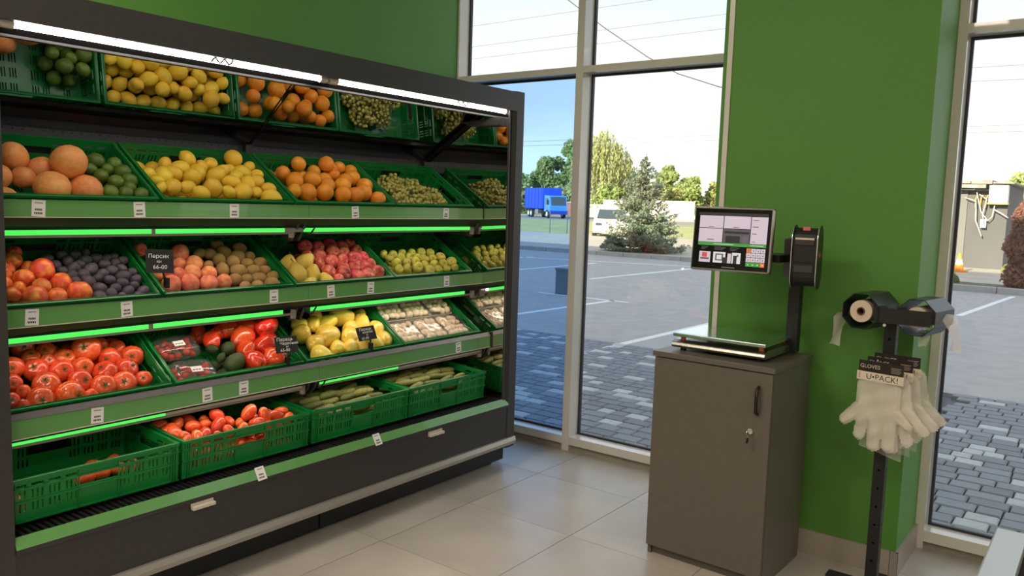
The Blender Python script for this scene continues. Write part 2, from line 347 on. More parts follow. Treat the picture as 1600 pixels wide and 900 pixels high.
# tilted mirror under the canopy
def mz(x): return 1.76 + .625 * (x + 3.22)
b = MB(); b.prism([(-3.280, CY0, mz(-3.280)), (-2.764, CY0, mz(-2.764)), (-2.768, CY0, mz(-2.764) + .006), (-3.284, CY0, mz(-3.280) + .006)], (0, 3.500 - CY0, 0))
part(b, 'top_mirror', M_MIRROR, label='sloping mirror under the canopy reflecting the upper fruit')
for p in (((-2.82, 3.478, 1.990), (-3.255, 3.478, 1.722)), ((-2.80, 2.235, 2.012), (-3.262, 2.300, 1.728))):
    b = MB(); b.cyl(p[0], p[1], .010 if p[0][1] > 3 else .003, n=8); part(b, 'canopy_strut', M_BLACK)
b = MB(); b.prism([(-2.70, 3.438, 1.948), (-2.70, 3.438, 1.905), (-2.905, 3.438, 1.905), (-2.955, 3.438, 1.925)], (0, .06, 0)); part(b, 'end_bracket', M_ANTH)
for y in (3.485, 2.29):
    b = MB(); b.box((-3.288, y - .016, .42), (-3.262, y + .014, 1.725)); part(b, 'upright', M_ANTH)
# base: front panel, bumper, plinth, rail, grille
b = MB(); b.box((-2.70, CY0, .185), (-2.655, 3.5345, .372)); b.box((-2.66, CY0, .362), (-2.646, 3.5345, .377)); fp = part(b, 'front_panel', M_ANTH)
for y0, y1 in ((1.609, 1.702), (2.889, 2.990)):
    b = MB(); b.box((-2.657, y0, .333), (-2.634, y1, .346)); b.box((-2.657, y0, .333), (-2.650, y1, .357)); part(b, 'panel_handle', M_CREAM, fp, bevel=.002)
b = MB(); b.prism([(-2.66, .99, .148), (-2.640, .99, .146), (-2.634, .99, .165), (-2.640, .99, .187), (-2.66, .99, .187)], (0, 3.597 - .99, 0)); part(b, 'bumper', M_BUMP)
b = MB(); b.box((-3.40, CY0, .0), (-2.79, 3.58, .145)); part(b, 'plinth', M_BLACK)
b = MB(); b.box((-2.80, 1.0, .02), (-2.755, 2.29, .145)); b.box((-2.80, 2.30, .02), (-2.755, 3.64, .145)); part(b, 'kick_plate', M_BLACKM)
b = MB(); b.box((-3.32, CY0, .30), (-2.70, 3.534, .392)); part(b, 'base_tub', M_BLACK)
b = MB(); b.prism([(-2.645, CY0, .377), (-2.649, CY0, .377), (-2.668, CY0, .412), (-2.664, CY0, .412)], (0, 3.5345 - CY0, 0)); brail = part(b, 'price_rail', M_STRIP)
slat_me = MB(); slat_me.box((-2.81, -.0055, .399), (-2.668, .0055, .4085)); slat_me = slat_me.mesh('grille_slat', M_BLACKM)
grl = MB(); grl.box((-2.815, CY0, .392), (-2.806, 3.503, .408)); grl.box((-2.674, CY0, .392), (-2.666, 3.503, .408)); grl.box((-2.815, 2.262, .392), (-2.666, 2.312, .4092))
grl = part(grl, 'air_grille', M_BLACKM)
for k in range(113):
    y = CY0 + .014 + .0222 * k
    if 2.256 < y < 2.318 or y > 3.498: continue
    put(slat_me, 'grille_slat', grl, Matrix.Translation((0, y, 0)))
# shelves
TIER = {1: (-2.845, 1.472, 33., .13), 2: (-2.845, 1.116, 33., .13), 3: (-2.775, .788, 33., .13), 4: (-2.73, .570, 4., .15)}
YS = [1.024, 1.63, 2.24, 2.84]; CL, CD = .59, .39
def tier_mtx(t, ci=0):
    x, z, a, h = TIER[t]; a = R(a)
    return basis((0, 1, 0), (-math.cos(a), 0, math.sin(a)), (math.sin(a), 0, math.cos(a)), (x, YS[ci] if ci is not None else 0, z))
M_LIPB = mat('beige_lamp_tray', (.26, .225, .185), .45)
M_DKAPR = mat('dark_brown_apron', (.012, .009, .008), .5)
STR = {1: (-2.83, 1.403, 1.459), 2: (-2.83, 1.045, 1.104), 3: (-2.755, .697, .757)}
TAGS = {1: [1.188, 1.528, 1.918, 2.555, 3.182], 2: [1.158, 1.475, 2.107, 2.415, 2.657, 3.199], 3: [1.326, 1.745, 1.907, 3.22], 4: [1.914, 2.546]}
tagb = MB(); tagb.box((0, -.021, -.027), (.0012, .021, .027))
for q, (y0, y1, z) in enumerate(((-.012, .013, .018), (-.011, .012, -.004), (-.013, .013, -.016))):
    n_ = 5 if q else 6
    for k in range(n_):
        a = y0 + (y1 - y0) * k / n_; tagb.box((.0011, a, z - (.002 if q == 0 else .0035)), (.0015, a + (y1 - y0) / n_ * .7, z + (.001 if q == 0 else .003)), 1)
tag_me = tagb.mesh('price_tag', [M_WHITE, M_INK])
ORD = {1: 'upper', 2: 'middle', 3: 'lower'}
for t in (1, 2, 3):
    xs, z0, z1 = STR[t]; x, z, a, h = TIER[t]; m = tier_mtx(t, None)
    ye = 3.503
    b = MB(); b.box((CY0, -.012, -h - .012), (3.503, CD + .02, -h - .002), mtx=m); b.box((CY0, CD + .004, -h), (3.503, CD + .02, -.05), mtx=m)
    sh = part(b, 'shelf', M_ANTH)
    b = MB(); b.prism([(xs - .002, CY0, z1 + .0015), (xs + .004, CY0, z1 + .0015), (x + .006, CY0, z - .012), (x - .002, CY0, z - .012)], (0, ye - CY0, 0)); part(b, 'shelf_edge', M_LEDGE, sh)
    b = MB(); b.box((xs - .004, CY0, z0), (xs, 2.288, z1)); part(b, 'price_rail', M_STRIP, sh)
    b = MB(); b.box((xs - .004, 2.290, z0), (xs, ye, z1)); part(b, 'price_rail', M_STRIP, sh)
    b = MB(); b.box((xs - .006, CY0, z0 - .003), (xs + .003, ye, z0)); part(b, 'rail_lip', M_CREAM, sh)
    b = MB(); b.box((xs - .02, CY0, z0 - .001), (xs - .005, ye, z1 - .002)); part(b, 'rail_backing', M_BLACK, sh)
    # lamp under the shelf: housing, lit green shield in front, tube behind
    lz = {1: 1.349, 2: .996, 3: .669}[t]; lx = {1: -2.88, 2: -2.865, 3: -2.80}[t]; dz = {1: .0085, 2: .0085, 3: .0050}[t]
    segs = {1: [(1.03, 1.60), (1.615, 2.200), (2.30, 3.44)], 2: [(1.03, 1.575), (1.592, 2.180), (2.33, 3.39)], 3: [(1.03, 1.60), (2.33, 2.82)]}[t]
    for y0, y1 in segs:
        b = MB(); b.box((lx - .003, y0, lz - dz), (lx, y1, lz + dz)); part(b, 'light_shield', M_SHIELD, sh, label='glowing green strip below the shelf edge')
    if t == 3:
        for y0, y1 in ((1.60, 2.235), (2.82, 3.47)):
            b = MB(); b.box((lx - .003, y0, lz - dz), (lx, y1, lz + dz)); part(b, 'light_shield', M_CREAM, sh, label='unlit cream strip below the shelf edge')
    for y0, y1 in ((CY0, 2.24), (2.325, ye - .03)):
        b = MB(); b.box((lx - .006, y0, lz - dz - .009), (lx + .0015, y1, lz - dz)); part(b, 'lamp_tray', M_LIPB, sh)
    for (a0, a1), (b0, b1) in zip(segs[:-1], segs[1:]):
        if t < 3 and b0 - a1 < .1: b = MB(); b.box((lx - .006, a1, lz - dz), (lx + .001, b0, lz + dz)); part(b, 'shield_joint', M_LIPB, sh)
    b = MB(); b.box((lx - .046, CY0, lz + dz), (lx, ye, lz + dz + .006)); b.prism([(lx - .046, CY0, lz + dz), (lx - .043, CY0, lz + dz), (lx - .043, CY0, lz - .019), (lx - .046, CY0, lz - .019)], (0, ye - CY0, 0)); part(b, 'lamp_cover', M_BLACK, sh)
    b = MB(); b.prism([(xs - .005, CY0, z0 - .001), (xs - .009, CY0, z0 - .001), (lx - .008, CY0, lz + dz + .006), (lx - .002, CY0, lz + dz + .006)], (0, ye - CY0, 0)); part(b, 'apron', M_DKAPR, sh)
    for y0, y1 in ((1.06, 2.17), (2.40, 3.38)):
        b = MB(); b.cyl((lx - .026, y0, lz - .003), (lx - .026, y1, lz - .003), .006, n=8); part(b, 'lamp_tube', M_STUBE, sh)
    for yb in (2.262, 2.300, 3.488):
        b = MB(); b.prism([(xs - .02, yb - .006, z0 + .01), (xs - .045, yb - .006, z0 - .045), (lx - .035, yb - .006, lz - .050), (lx - .055, yb - .006, lz - .048), (-3.28, yb - .006, z0 + .02), (-3.28, yb - .006, z0 + .09), (-2.95, yb - .006, z0 + .02)], (0, .012, 0)); part(b, 'bracket', M_ANTH, sh)
    for yb in (2.245, 3.470):
        b = MB(); b.box((lx - .02, yb - .012, lz - .035), (lx + .002, yb + .004, lz + .006)); part(b, 'lamp_end_cap', M_LIPB, sh, bevel=.003)
    b = MB(); b.tube([(lx + .002, 2.31, lz - .015), (lx + .008, 2.33, lz - .02), (lx + .005, 2.352, lz + .002), (lx - .012, 2.375, lz + .012)], .004, 6); part(b, 'lamp_cable', M_BLACK, sh)
    for k, y in enumerate(TAGS[t]):
        o = put(tag_me, 'price_tag', sh, Matrix.Translation((xs, y, (z0 + z1) / 2)) @ Matrix.Rotation(R((-3, 2, 0, 4, -2, 1)[k]), 4, 'X'))
for y in TAGS[4]:
    put(tag_me, 'price_tag', brail, Matrix.Translation((-2.6545, y, .3945)) @ Matrix.Rotation(R(-28), 4, 'Y') @ Matrix.Rotation(R(2), 4, 'X'))
for o in list(case.children):
    pass
# black module joint covers on the rails beside the end mirror
for t in (1, 3):
    xs, z0, z1 = STR[t]; b = MB(); b.box((xs - .01, 3.490, z0 - .004), (xs + .004, 3.503, z1 + .02)); part(b, 'joint_cover', M_BLACK)
# ---------------------------------------------------------------- crates
def slots_long(H, L):
    hs = [(L / 2 - .072, L / 2 + .072, H - .070, H - .038)]
    if L > .5: us = [.045, .098, .151, .204, L - .204, L - .151, L - .098, L - .045]
    else: us = [.05, .105, L - .105, L - .05]
    for u in us:
        hs.append((u - .019, u + .019, H - .030, H - .020))
        for q in range(3):
            uu = u - .0145 + q * .0145
            for b0, b1 in ((H - .071, H - .042), (H - .114, H - .085)):
                hs.append((uu - .0032, uu + .0032, b0, b1))
    return hs
def crate_meshes(H):
    L, D, t = CL, CD, .005; z0 = -H; out = {}
    def ribs(b, u0, d0, eu, en):
        n = Vector(en); eu_ = Vector(eu)
        ln = L if abs(eu_.x) > .5 else D
        for w in (-.034, -.078, -H + .006):
            p = Vector((u0, d0, w)); q = p + eu_ * ln + n * .006
            b.box((min(p.x, q.x), min(p.y, q.y), w - .0025), (max(p.x, q.x), max(p.y, q.y), w + .0025))
        for f in (.02, .035, .05, 1 - .05, 1 - .035, 1 - .02, .385, .615):
            p = Vector((u0, d0, 0)) + eu_ * ln * f; q = p + n * .005; 
            b.box((min(p.x, q.x) - abs(eu_.x) * .0015, min(p.y, q.y) - abs(eu_.y) * .0015, -H + .004), (max(p.x, q.x) + abs(eu_.x) * .0015, max(p.y, q.y) + abs(eu_.y) * .0015, -.010))
    b = MB(); b.perf((0, .006, z0), (1, 0, 0), (0, 0, 1), (0, 1, 0), L, H, t, slots_long(H, L)); ribs(b, 0, .0, (1, 0, 0), (0, 1, 0)); out['front_wall'] = b
    b = MB(); b.perf((0, D - .011, z0), (1, 0, 0), (0, 0, 1), (0, 1, 0), L, H, t, slots_long(H, L)); out['back_wall'] = b
    b = MB(); b.perf((.006, .011, z0), (0, 1, 0), (0, 0, 1), (1, 0, 0), D - .022, H, t, slots_long(H, D - .022)); out['side_wall'] = b
    b = MB(); b.perf((L - .011, .011, z0), (0, 1, 0), (0, 0, 1), (1, 0, 0), D - .022, H, t, slots_long(H, D - .022)); out['side_wall.'] = b
    b = MB(); hs = []
    for i in range(13):
        for j in range(6):
            u = .04 + i * .0385; v = .028 + j * .058
            if i % 3 == 2: continue
            for q in range(3): hs.append((u + q * .010, u + q * .010 + .005, v, v + .036))
    b.perf((.006, .006, z0), (1, 0, 0), (0, 1, 0), (0, 0, 1), L - .012, D - .012, .006, hs); out['crate_floor'] = b
    b = MB()
    for lo, hi in (((0, 0, -.010), (L, .012, 0)), ((0, D - .012, -.010), (L, D, 0)), ((0, .012, -.010), (.012, D - .012, 0)), ((L - .012, .012, -.010), (L, D - .012, 0))): b.box(lo, hi)
    out['rim'] = b
    return {k: v.mesh(k, M_CRATE) for k, v in out.items()}
CM = {1: crate_meshes(.13), 4: crate_meshes(.15)}
CONT = {1: ['pink grapefruit and limes', 'lemons', 'oranges', 'green grapes'], 2: ['nectarines and dark plums', 'peaches and kiwis', 'yellow pears and red apples', 'green apples'],
        3: ['round red tomatoes', 'red peppers, avocados and tomato punnets', 'yellow peppers', 'wrapped white mushrooms'], 4: ['few tomatoes, almost empty', 'red plum tomatoes', 'pickling cucumbers beside the plum tomatoes', 'pickling cucumbers at the far end']}
for t in (1, 2, 3, 4):
    for ci in range(4):
        if t == 4: lab = 'green slotted plastic crate in the base tub with ' + CONT[t][ci]
        else: lab = 'green plastic crate on the %s shelf filled with %s' % (ORD[t], CONT[t][ci])
        if t == 4 and ci == 0: lab = 'green slotted plastic crate in the base tub, almost empty with few tomatoes'
        c = thing('produce_crate', lab, 'crate', group='green plastic produce crates'); c.matrix_world = tier_mtx(t, ci)
        for k, me in CM[4 if t == 4 else 1].items(): put(me, k.rstrip('.'), c)
# crate contents: (kind, row, u, v, w, diameter) in crate axes
FRUIT = {
 'citrus': (1, 0, [
  ('grapefruit',0,0.104,0.14,-0.022,0.084),('grapefruit',0,0.179,0.141,-0.022,0.077),('grapefruit',0,0.251,0.085,-0.022,0.119),
  ('grapefruit',0,0.364,0.082,-0.029,0.115),('grapefruit',1,0.178,0.234,-0.001,0.103),('grapefruit',1,0.26,0.2,-0.027,0.095),
  ('grapefruit',1,0.32,0.156,0.039,0.12),('lime',0,0.442,0.064,-0.022,0.058),('lime',0,0.496,0.063,-0.022,0.057),('lime',0,0.551,0.057,-0.022,0.056),
  ('lime',1,0.453,0.171,-0.022,0.057),('lime',1,0.492,0.134,-0.022,0.059),('lime',1,0.529,0.101,-0.022,0.049),('lime',1,0.549,0.147,-0.022,0.06),
  ('lime',2,0.431,0.215,-0.022,0.049),('lime',2,0.499,0.222,-0.022,0.047),('lime',2,0.548,0.205,-0.022,0.063),('lime',3,0.468,0.26,-0.012,0.062),
  ('lime',3,0.542,0.261,-0.022,0.057),('grapefruit',-1,0.104,0.064,-0.068,0.1),('grapefruit',-1,0.104,0.244,-0.068,0.1),
  ('lime',-1,0.431,0.042,-0.09,0.056),('lime',-1,0.487,0.042,-0.09,0.056),('lime',-1,0.542,0.042,-0.09,0.056),('lime',-1,0.459,0.092,-0.09,0.056),
  ('lime',-1,0.515,0.092,-0.09,0.056),('lime',-1,0.431,0.142,-0.09,0.056),('lime',-1,0.487,0.142,-0.09,0.056),('lime',-1,0.542,0.142,-0.09,0.056),
  ('lime',-1,0.459,0.192,-0.09,0.056),('lime',-1,0.515,0.192,-0.09,0.056),('lime',-1,0.431,0.242,-0.09,0.056),('lime',-1,0.487,0.242,-0.09,0.056),
  ('lime',-1,0.542,0.242,-0.09,0.056),('lime',-1,0.459,0.292,-0.09,0.056),('lime',-1,0.515,0.292,-0.09,0.056),]),
 'lemons': (1, 1, [
  ('lemon',0,0.044,0.204,-0.022,0.052),('lemon',0,0.049,0.108,-0.022,0.044),('lemon',0,0.102,0.117,-0.022,0.072),('lemon',0,0.162,0.118,-0.022,0.058),
  ('lemon',0,0.203,0.078,-0.022,0.063),('lemon',0,0.276,0.118,-0.022,0.078),('lemon',0,0.335,0.093,-0.022,0.055),('lemon',0,0.406,0.099,-0.022,0.08),
  ('lemon',0,0.469,0.098,-0.022,0.054),('lemon',0,0.518,0.058,-0.022,0.082),('lemon',0,0.546,0.122,-0.022,0.067),('lemon',1,0.058,0.157,-0.022,0.049),
  ('lemon',1,0.102,0.194,-0.022,0.073),('lemon',1,0.16,0.216,-0.022,0.062),('lemon',1,0.219,0.188,-0.022,0.077),('lemon',1,0.338,0.212,-0.022,0.077),
  ('lemon',1,0.389,0.167,-0.022,0.07),('lemon',1,0.459,0.155,-0.022,0.071),('lemon',1,0.519,0.18,-0.023,0.07),('lemon',2,0.204,0.26,-0.024,0.072),
  ('lemon',2,0.27,0.238,-0.027,0.079),('lemon',2,0.39,0.249,-0.021,0.06),('lemon',2,0.438,0.215,-0.022,0.065),('lemon',2,0.498,0.261,-0.029,0.073),
  ('lemon',2,0.55,0.231,-0.02,0.059),('lemon',3,0.151,0.287,-0.022,0.054),('lemon',3,0.25,0.3,-0.001,0.068),('lemon',3,0.312,0.282,-0.022,0.051),
  ('lemon',3,0.363,0.301,-0.022,0.068),('lemon',3,0.438,0.273,-0.027,0.055),('lemon',3,0.471,0.316,0.007,0.08),('lemon',3,0.551,0.299,-0.022,0.056),
  ('lemon',-1,0.045,0.047,-0.085,0.065),('lemon',-1,0.11,0.047,-0.085,0.065),('lemon',-1,0.176,0.047,-0.085,0.065),
  ('lemon',-1,0.241,0.047,-0.085,0.065),('lemon',-1,0.307,0.047,-0.085,0.065),('lemon',-1,0.372,0.047,-0.085,0.065),
  ('lemon',-1,0.438,0.047,-0.085,0.065),('lemon',-1,0.077,0.106,-0.085,0.065),('lemon',-1,0.143,0.106,-0.085,0.065),
  ('lemon',-1,0.208,0.106,-0.085,0.065),('lemon',-1,0.339,0.106,-0.085,0.065),('lemon',-1,0.47,0.106,-0.085,0.065),
  ('lemon',-1,0.536,0.106,-0.085,0.065),('lemon',-1,0.045,0.165,-0.085,0.065),('lemon',-1,0.11,0.165,-0.085,0.065),
  ('lemon',-1,0.176,0.165,-0.085,0.065),('lemon',-1,0.241,0.165,-0.085,0.065),('lemon',-1,0.307,0.165,-0.085,0.065),
  ('lemon',-1,0.372,0.165,-0.085,0.065),('lemon',-1,0.438,0.165,-0.085,0.065),('lemon',-1,0.503,0.165,-0.085,0.065),
  ('lemon',-1,0.077,0.224,-0.085,0.065),('lemon',-1,0.143,0.224,-0.085,0.065),('lemon',-1,0.208,0.224,-0.085,0.065),
  ('lemon',-1,0.339,0.224,-0.085,0.065),('lemon',-1,0.405,0.224,-0.085,0.065),('lemon',-1,0.47,0.224,-0.085,0.065),
  ('lemon',-1,0.536,0.224,-0.085,0.065),('lemon',-1,0.045,0.283,-0.085,0.065),('lemon',-1,0.11,0.283,-0.085,0.065),
  ('lemon',-1,0.176,0.283,-0.085,0.065),('lemon',-1,0.241,0.283,-0.085,0.065),('lemon',-1,0.307,0.283,-0.085,0.065),
  ('lemon',-1,0.372,0.283,-0.085,0.065),('lemon',-1,0.438,0.283,-0.085,0.065),('lemon',-1,0.077,0.341,-0.085,0.065),
  ('lemon',-1,0.143,0.341,-0.085,0.065),('lemon',-1,0.208,0.341,-0.085,0.065),('lemon',-1,0.274,0.341,-0.085,0.065),
  ('lemon',-1,0.339,0.341,-0.085,0.065),('lemon',-1,0.405,0.341,-0.085,0.065),('lemon',-1,0.47,0.341,-0.085,0.065),
  ('lemon',-1,0.536,0.341,-0.085,0.065),]),
 'oranges': (1, 2, [
  ('orange',0,0.071,0.12,-0.022,0.063),('orange',0,0.138,0.111,-0.022,0.083),('orange',0,0.242,0.118,-0.022,0.081),
  ('orange',0,0.337,0.101,-0.022,0.081),('orange',0,0.416,0.101,-0.022,0.08),('orange',0,0.487,0.126,-0.022,0.083),
  ('orange',0,0.541,0.073,-0.022,0.078),('orange',1,0.125,0.201,-0.022,0.084),('orange',1,0.237,0.219,-0.021,0.086),('orange',1,0.3,0.179,-0.022,0.073),
  ('orange',1,0.392,0.18,-0.022,0.081),('orange',1,0.538,0.184,-0.022,0.083),('orange',1,0.51,0.255,-0.022,0.082),('orange',2,0.103,0.268,-0.022,0.068),
  ('orange',2,0.216,0.283,-0.048,0.07),('orange',2,0.298,0.296,-0.021,0.063),('orange',2,0.347,0.259,-0.047,0.081),
  ('orange',2,0.407,0.279,-0.023,0.064),('orange',2,0.444,0.228,-0.022,0.071),('orange',2,0.544,0.317,-0.022,0.07),('orange',3,0.196,0.299,0.012,0.07),
  ('orange',3,0.364,0.308,0.017,0.076),('orange',3,0.431,0.332,-0.021,0.061),('orange',3,0.488,0.346,-0.022,0.066),
  ('orange',-1,0.071,0.051,-0.081,0.075),('orange',-1,0.146,0.051,-0.081,0.075),('orange',-1,0.221,0.051,-0.081,0.075),
  ('orange',-1,0.295,0.051,-0.081,0.075),('orange',-1,0.37,0.051,-0.081,0.075),('orange',-1,0.445,0.051,-0.081,0.075),
  ('orange',-1,0.183,0.119,-0.081,0.075),('orange',-1,0.071,0.186,-0.081,0.075),('orange',-1,0.445,0.186,-0.081,0.075),
  ('orange',-1,0.071,0.321,-0.081,0.075),('orange',-1,0.146,0.321,-0.081,0.075),('orange',-1,0.295,0.321,-0.081,0.075),
  ('orange',-1,0.37,0.321,-0.081,0.075),('orange',-1,0.445,0.321,-0.081,0.075),]),
 'stone': (2, 0, [
  ('nectarine',0,0.112,0.077,-0.022,0.055),('nectarine',0,0.177,0.06,-0.022,0.082),('nectarine',0,0.246,0.05,-0.022,0.066),
  ('nectarine',0,0.327,0.068,-0.021,0.084),('nectarine',1,0.109,0.14,-0.022,0.052),('nectarine',1,0.146,0.112,-0.022,0.047),
  ('nectarine',1,0.218,0.113,-0.022,0.061),('nectarine',1,0.29,0.132,-0.027,0.077),('nectarine',2,0.126,0.183,-0.022,0.048),
  ('nectarine',2,0.177,0.16,-0.023,0.072),('nectarine',2,0.218,0.23,-0.028,0.049),('nectarine',2,0.242,0.181,-0.002,0.081),
  ('nectarine',3,0.148,0.222,-0.022,0.049),('nectarine',3,0.179,0.263,-0.021,0.062),('nectarine',3,0.2,0.311,-0.022,0.049),
  ('plum',0,0.384,0.038,-0.025,0.055),('plum',0,0.43,0.047,-0.022,0.046),('plum',0,0.462,0.03,-0.022,0.033),('plum',0,0.494,0.054,-0.022,0.047),
  ('plum',0,0.522,0.032,-0.022,0.031),('plum',0,0.552,0.051,-0.022,0.045),('plum',1,0.403,0.083,-0.022,0.051),('plum',1,0.46,0.078,-0.022,0.042),
  ('plum',1,0.495,0.102,-0.022,0.048),('plum',1,0.533,0.087,-0.022,0.041),('plum',1,0.556,0.12,-0.022,0.046),('plum',2,0.342,0.137,-0.022,0.034),
  ('plum',2,0.381,0.125,-0.022,0.051),('plum',2,0.422,0.141,-0.022,0.04),('plum',2,0.459,0.128,-0.022,0.042),('plum',2,0.516,0.144,-0.022,0.053),
  ('plum',2,0.557,0.162,-0.022,0.044),('plum',3,0.342,0.17,-0.022,0.037),('plum',3,0.381,0.169,-0.022,0.044),('plum',3,0.417,0.195,-0.022,0.052),
  ('plum',3,0.45,0.167,-0.022,0.043),('plum',3,0.489,0.182,-0.022,0.048),('plum',3,0.532,0.191,-0.022,0.039),('plum',4,0.319,0.196,-0.022,0.037),
  ('plum',4,0.359,0.206,-0.022,0.049),('plum',4,0.392,0.229,-0.022,0.038),('plum',4,0.48,0.224,-0.022,0.043),('plum',4,0.524,0.228,-0.022,0.041),
  ('plum',4,0.559,0.241,-0.022,0.039),('plum',5,0.308,0.231,-0.022,0.041),('plum',5,0.36,0.25,-0.022,0.044),('plum',5,0.422,0.253,-0.022,0.045),
  ('plum',5,0.464,0.262,-0.022,0.046),('plum',5,0.501,0.256,-0.022,0.036),('plum',5,0.534,0.266,-0.022,0.037),('plum',6,0.295,0.268,-0.022,0.044),
  ('plum',6,0.351,0.288,-0.022,0.04),('plum',6,0.398,0.285,-0.022,0.04),('plum',6,0.436,0.291,-0.022,0.041),('nectarine',-1,0.109,0.044,-0.088,0.06),
  ('nectarine',-1,0.169,0.044,-0.088,0.06),('nectarine',-1,0.228,0.044,-0.088,0.06),('nectarine',-1,0.288,0.044,-0.088,0.06),
  ('nectarine',-1,0.139,0.097,-0.088,0.06),('nectarine',-1,0.199,0.097,-0.088,0.06),('nectarine',-1,0.258,0.097,-0.088,0.06),
  ('nectarine',-1,0.318,0.097,-0.088,0.06),('nectarine',-1,0.109,0.151,-0.088,0.06),('nectarine',-1,0.169,0.151,-0.088,0.06),
  ('nectarine',-1,0.228,0.151,-0.088,0.06),('nectarine',-1,0.288,0.151,-0.088,0.06),('nectarine',-1,0.139,0.205,-0.088,0.06),
  ('nectarine',-1,0.199,0.205,-0.088,0.06),('nectarine',-1,0.258,0.205,-0.088,0.06),('nectarine',-1,0.318,0.205,-0.088,0.06),
  ('nectarine',-1,0.109,0.258,-0.088,0.06),('nectarine',-1,0.169,0.258,-0.088,0.06),('nectarine',-1,0.228,0.258,-0.088,0.06),
  ('nectarine',-1,0.288,0.258,-0.088,0.06),('plum',-1,0.336,0.035,-0.097,0.041),('plum',-1,0.377,0.035,-0.097,0.041),
  ('plum',-1,0.419,0.035,-0.097,0.041),('plum',-1,0.46,0.035,-0.097,0.041),('plum',-1,0.501,0.035,-0.097,0.041),('plum',-1,0.542,0.035,-0.097,0.041),
  ('plum',-1,0.357,0.072,-0.097,0.041),('plum',-1,0.398,0.072,-0.097,0.041),('plum',-1,0.439,0.072,-0.097,0.041),('plum',-1,0.48,0.072,-0.097,0.041),
  ('plum',-1,0.522,0.072,-0.097,0.041),('plum',-1,0.377,0.109,-0.097,0.041),('plum',-1,0.419,0.109,-0.097,0.041),('plum',-1,0.46,0.109,-0.097,0.041),
  ('plum',-1,0.501,0.109,-0.097,0.041),('plum',-1,0.542,0.109,-0.097,0.041),('plum',-1,0.357,0.146,-0.097,0.041),('plum',-1,0.398,0.146,-0.097,0.041),
  ('plum',-1,0.439,0.146,-0.097,0.041),('plum',-1,0.48,0.146,-0.097,0.041),('plum',-1,0.522,0.146,-0.097,0.041),('plum',-1,0.377,0.183,-0.097,0.041),
  ('plum',-1,0.419,0.183,-0.097,0.041),('plum',-1,0.46,0.183,-0.097,0.041),('plum',-1,0.501,0.183,-0.097,0.041),('plum',-1,0.542,0.183,-0.097,0.041),
  ('plum',-1,0.398,0.22,-0.097,0.041),('plum',-1,0.439,0.22,-0.097,0.041),('plum',-1,0.48,0.22,-0.097,0.041),('plum',-1,0.522,0.22,-0.097,0.041),
  ('plum',-1,0.336,0.258,-0.097,0.041),('plum',-1,0.377,0.258,-0.097,0.041),('plum',-1,0.419,0.258,-0.097,0.041),('plum',-1,0.46,0.258,-0.097,0.041),
  ('plum',-1,0.501,0.258,-0.097,0.041),('plum',-1,0.542,0.258,-0.097,0.041),]),
 'peach': (2, 1, [
  ('peach',0,0.078,0.087,-0.03,0.077),('peach',0,0.157,0.087,-0.03,0.076),('peach',0,0.235,0.08,-0.03,0.075),('peach',0,0.307,0.084,-0.03,0.066),
  ('peach',1,0.092,0.165,-0.03,0.056),('peach',1,0.14,0.147,-0.03,0.056),('peach',1,0.2,0.151,-0.03,0.072),('peach',1,0.268,0.141,-0.03,0.066),
  ('peach',2,0.048,0.149,-0.03,0.045),('peach',2,0.176,0.217,-0.031,0.057),('peach',2,0.239,0.212,-0.03,0.068),('peach',3,0.203,0.271,-0.019,0.074),
  ('peach',3,0.059,0.318,-0.03,0.056),('kiwi',0,0.385,0.044,-0.03,0.053),('kiwi',0,0.442,0.041,-0.031,0.059),('kiwi',0,0.52,0.045,-0.03,0.069),
  ('kiwi',1,0.364,0.093,-0.03,0.059),('kiwi',1,0.416,0.087,-0.03,0.054),('kiwi',1,0.475,0.087,-0.03,0.063),('kiwi',1,0.551,0.094,-0.03,0.056),
  ('kiwi',2,0.344,0.161,-0.03,0.059),('kiwi',2,0.409,0.144,-0.03,0.071),('kiwi',2,0.482,0.144,-0.03,0.061),('kiwi',2,0.535,0.141,-0.03,0.053),
  ('kiwi',3,0.294,0.195,-0.03,0.045),('kiwi',3,0.363,0.226,-0.03,0.06),('kiwi',3,0.42,0.208,-0.03,0.069),('kiwi',3,0.483,0.197,-0.03,0.053),
  ('kiwi',3,0.547,0.194,-0.03,0.062),('kiwi',4,0.345,0.274,-0.03,0.052),('kiwi',4,0.419,0.284,-0.03,0.061),('kiwi',4,0.464,0.249,-0.03,0.061),
  ('kiwi',4,0.521,0.244,-0.03,0.054),('kiwi',5,0.3,0.28,-0.03,0.046),('kiwi',5,0.509,0.307,-0.03,0.057),('kiwi',5,0.412,0.335,-0.03,0.05),
  ('peach',-1,0.048,0.046,-0.086,0.064),('peach',-1,0.112,0.046,-0.086,0.064),('peach',-1,0.176,0.046,-0.086,0.064),
  ('peach',-1,0.24,0.046,-0.086,0.064),('peach',-1,0.303,0.046,-0.086,0.064),('peach',-1,0.208,0.103,-0.086,0.064),
  ('peach',-1,0.272,0.103,-0.086,0.064),('peach',-1,0.048,0.161,-0.086,0.064),('peach',-1,0.112,0.161,-0.086,0.064),
  ('peach',-1,0.176,0.161,-0.086,0.064),('peach',-1,0.24,0.161,-0.086,0.064),('peach',-1,0.303,0.161,-0.086,0.064),('peach',-1,0.08,0.218,-0.086,0.064),
  ('peach',-1,0.144,0.218,-0.086,0.064),('peach',-1,0.208,0.218,-0.086,0.064),('peach',-1,0.272,0.218,-0.086,0.064),
  ('peach',-1,0.048,0.276,-0.086,0.064),('peach',-1,0.112,0.276,-0.086,0.064),('peach',-1,0.176,0.276,-0.086,0.064),
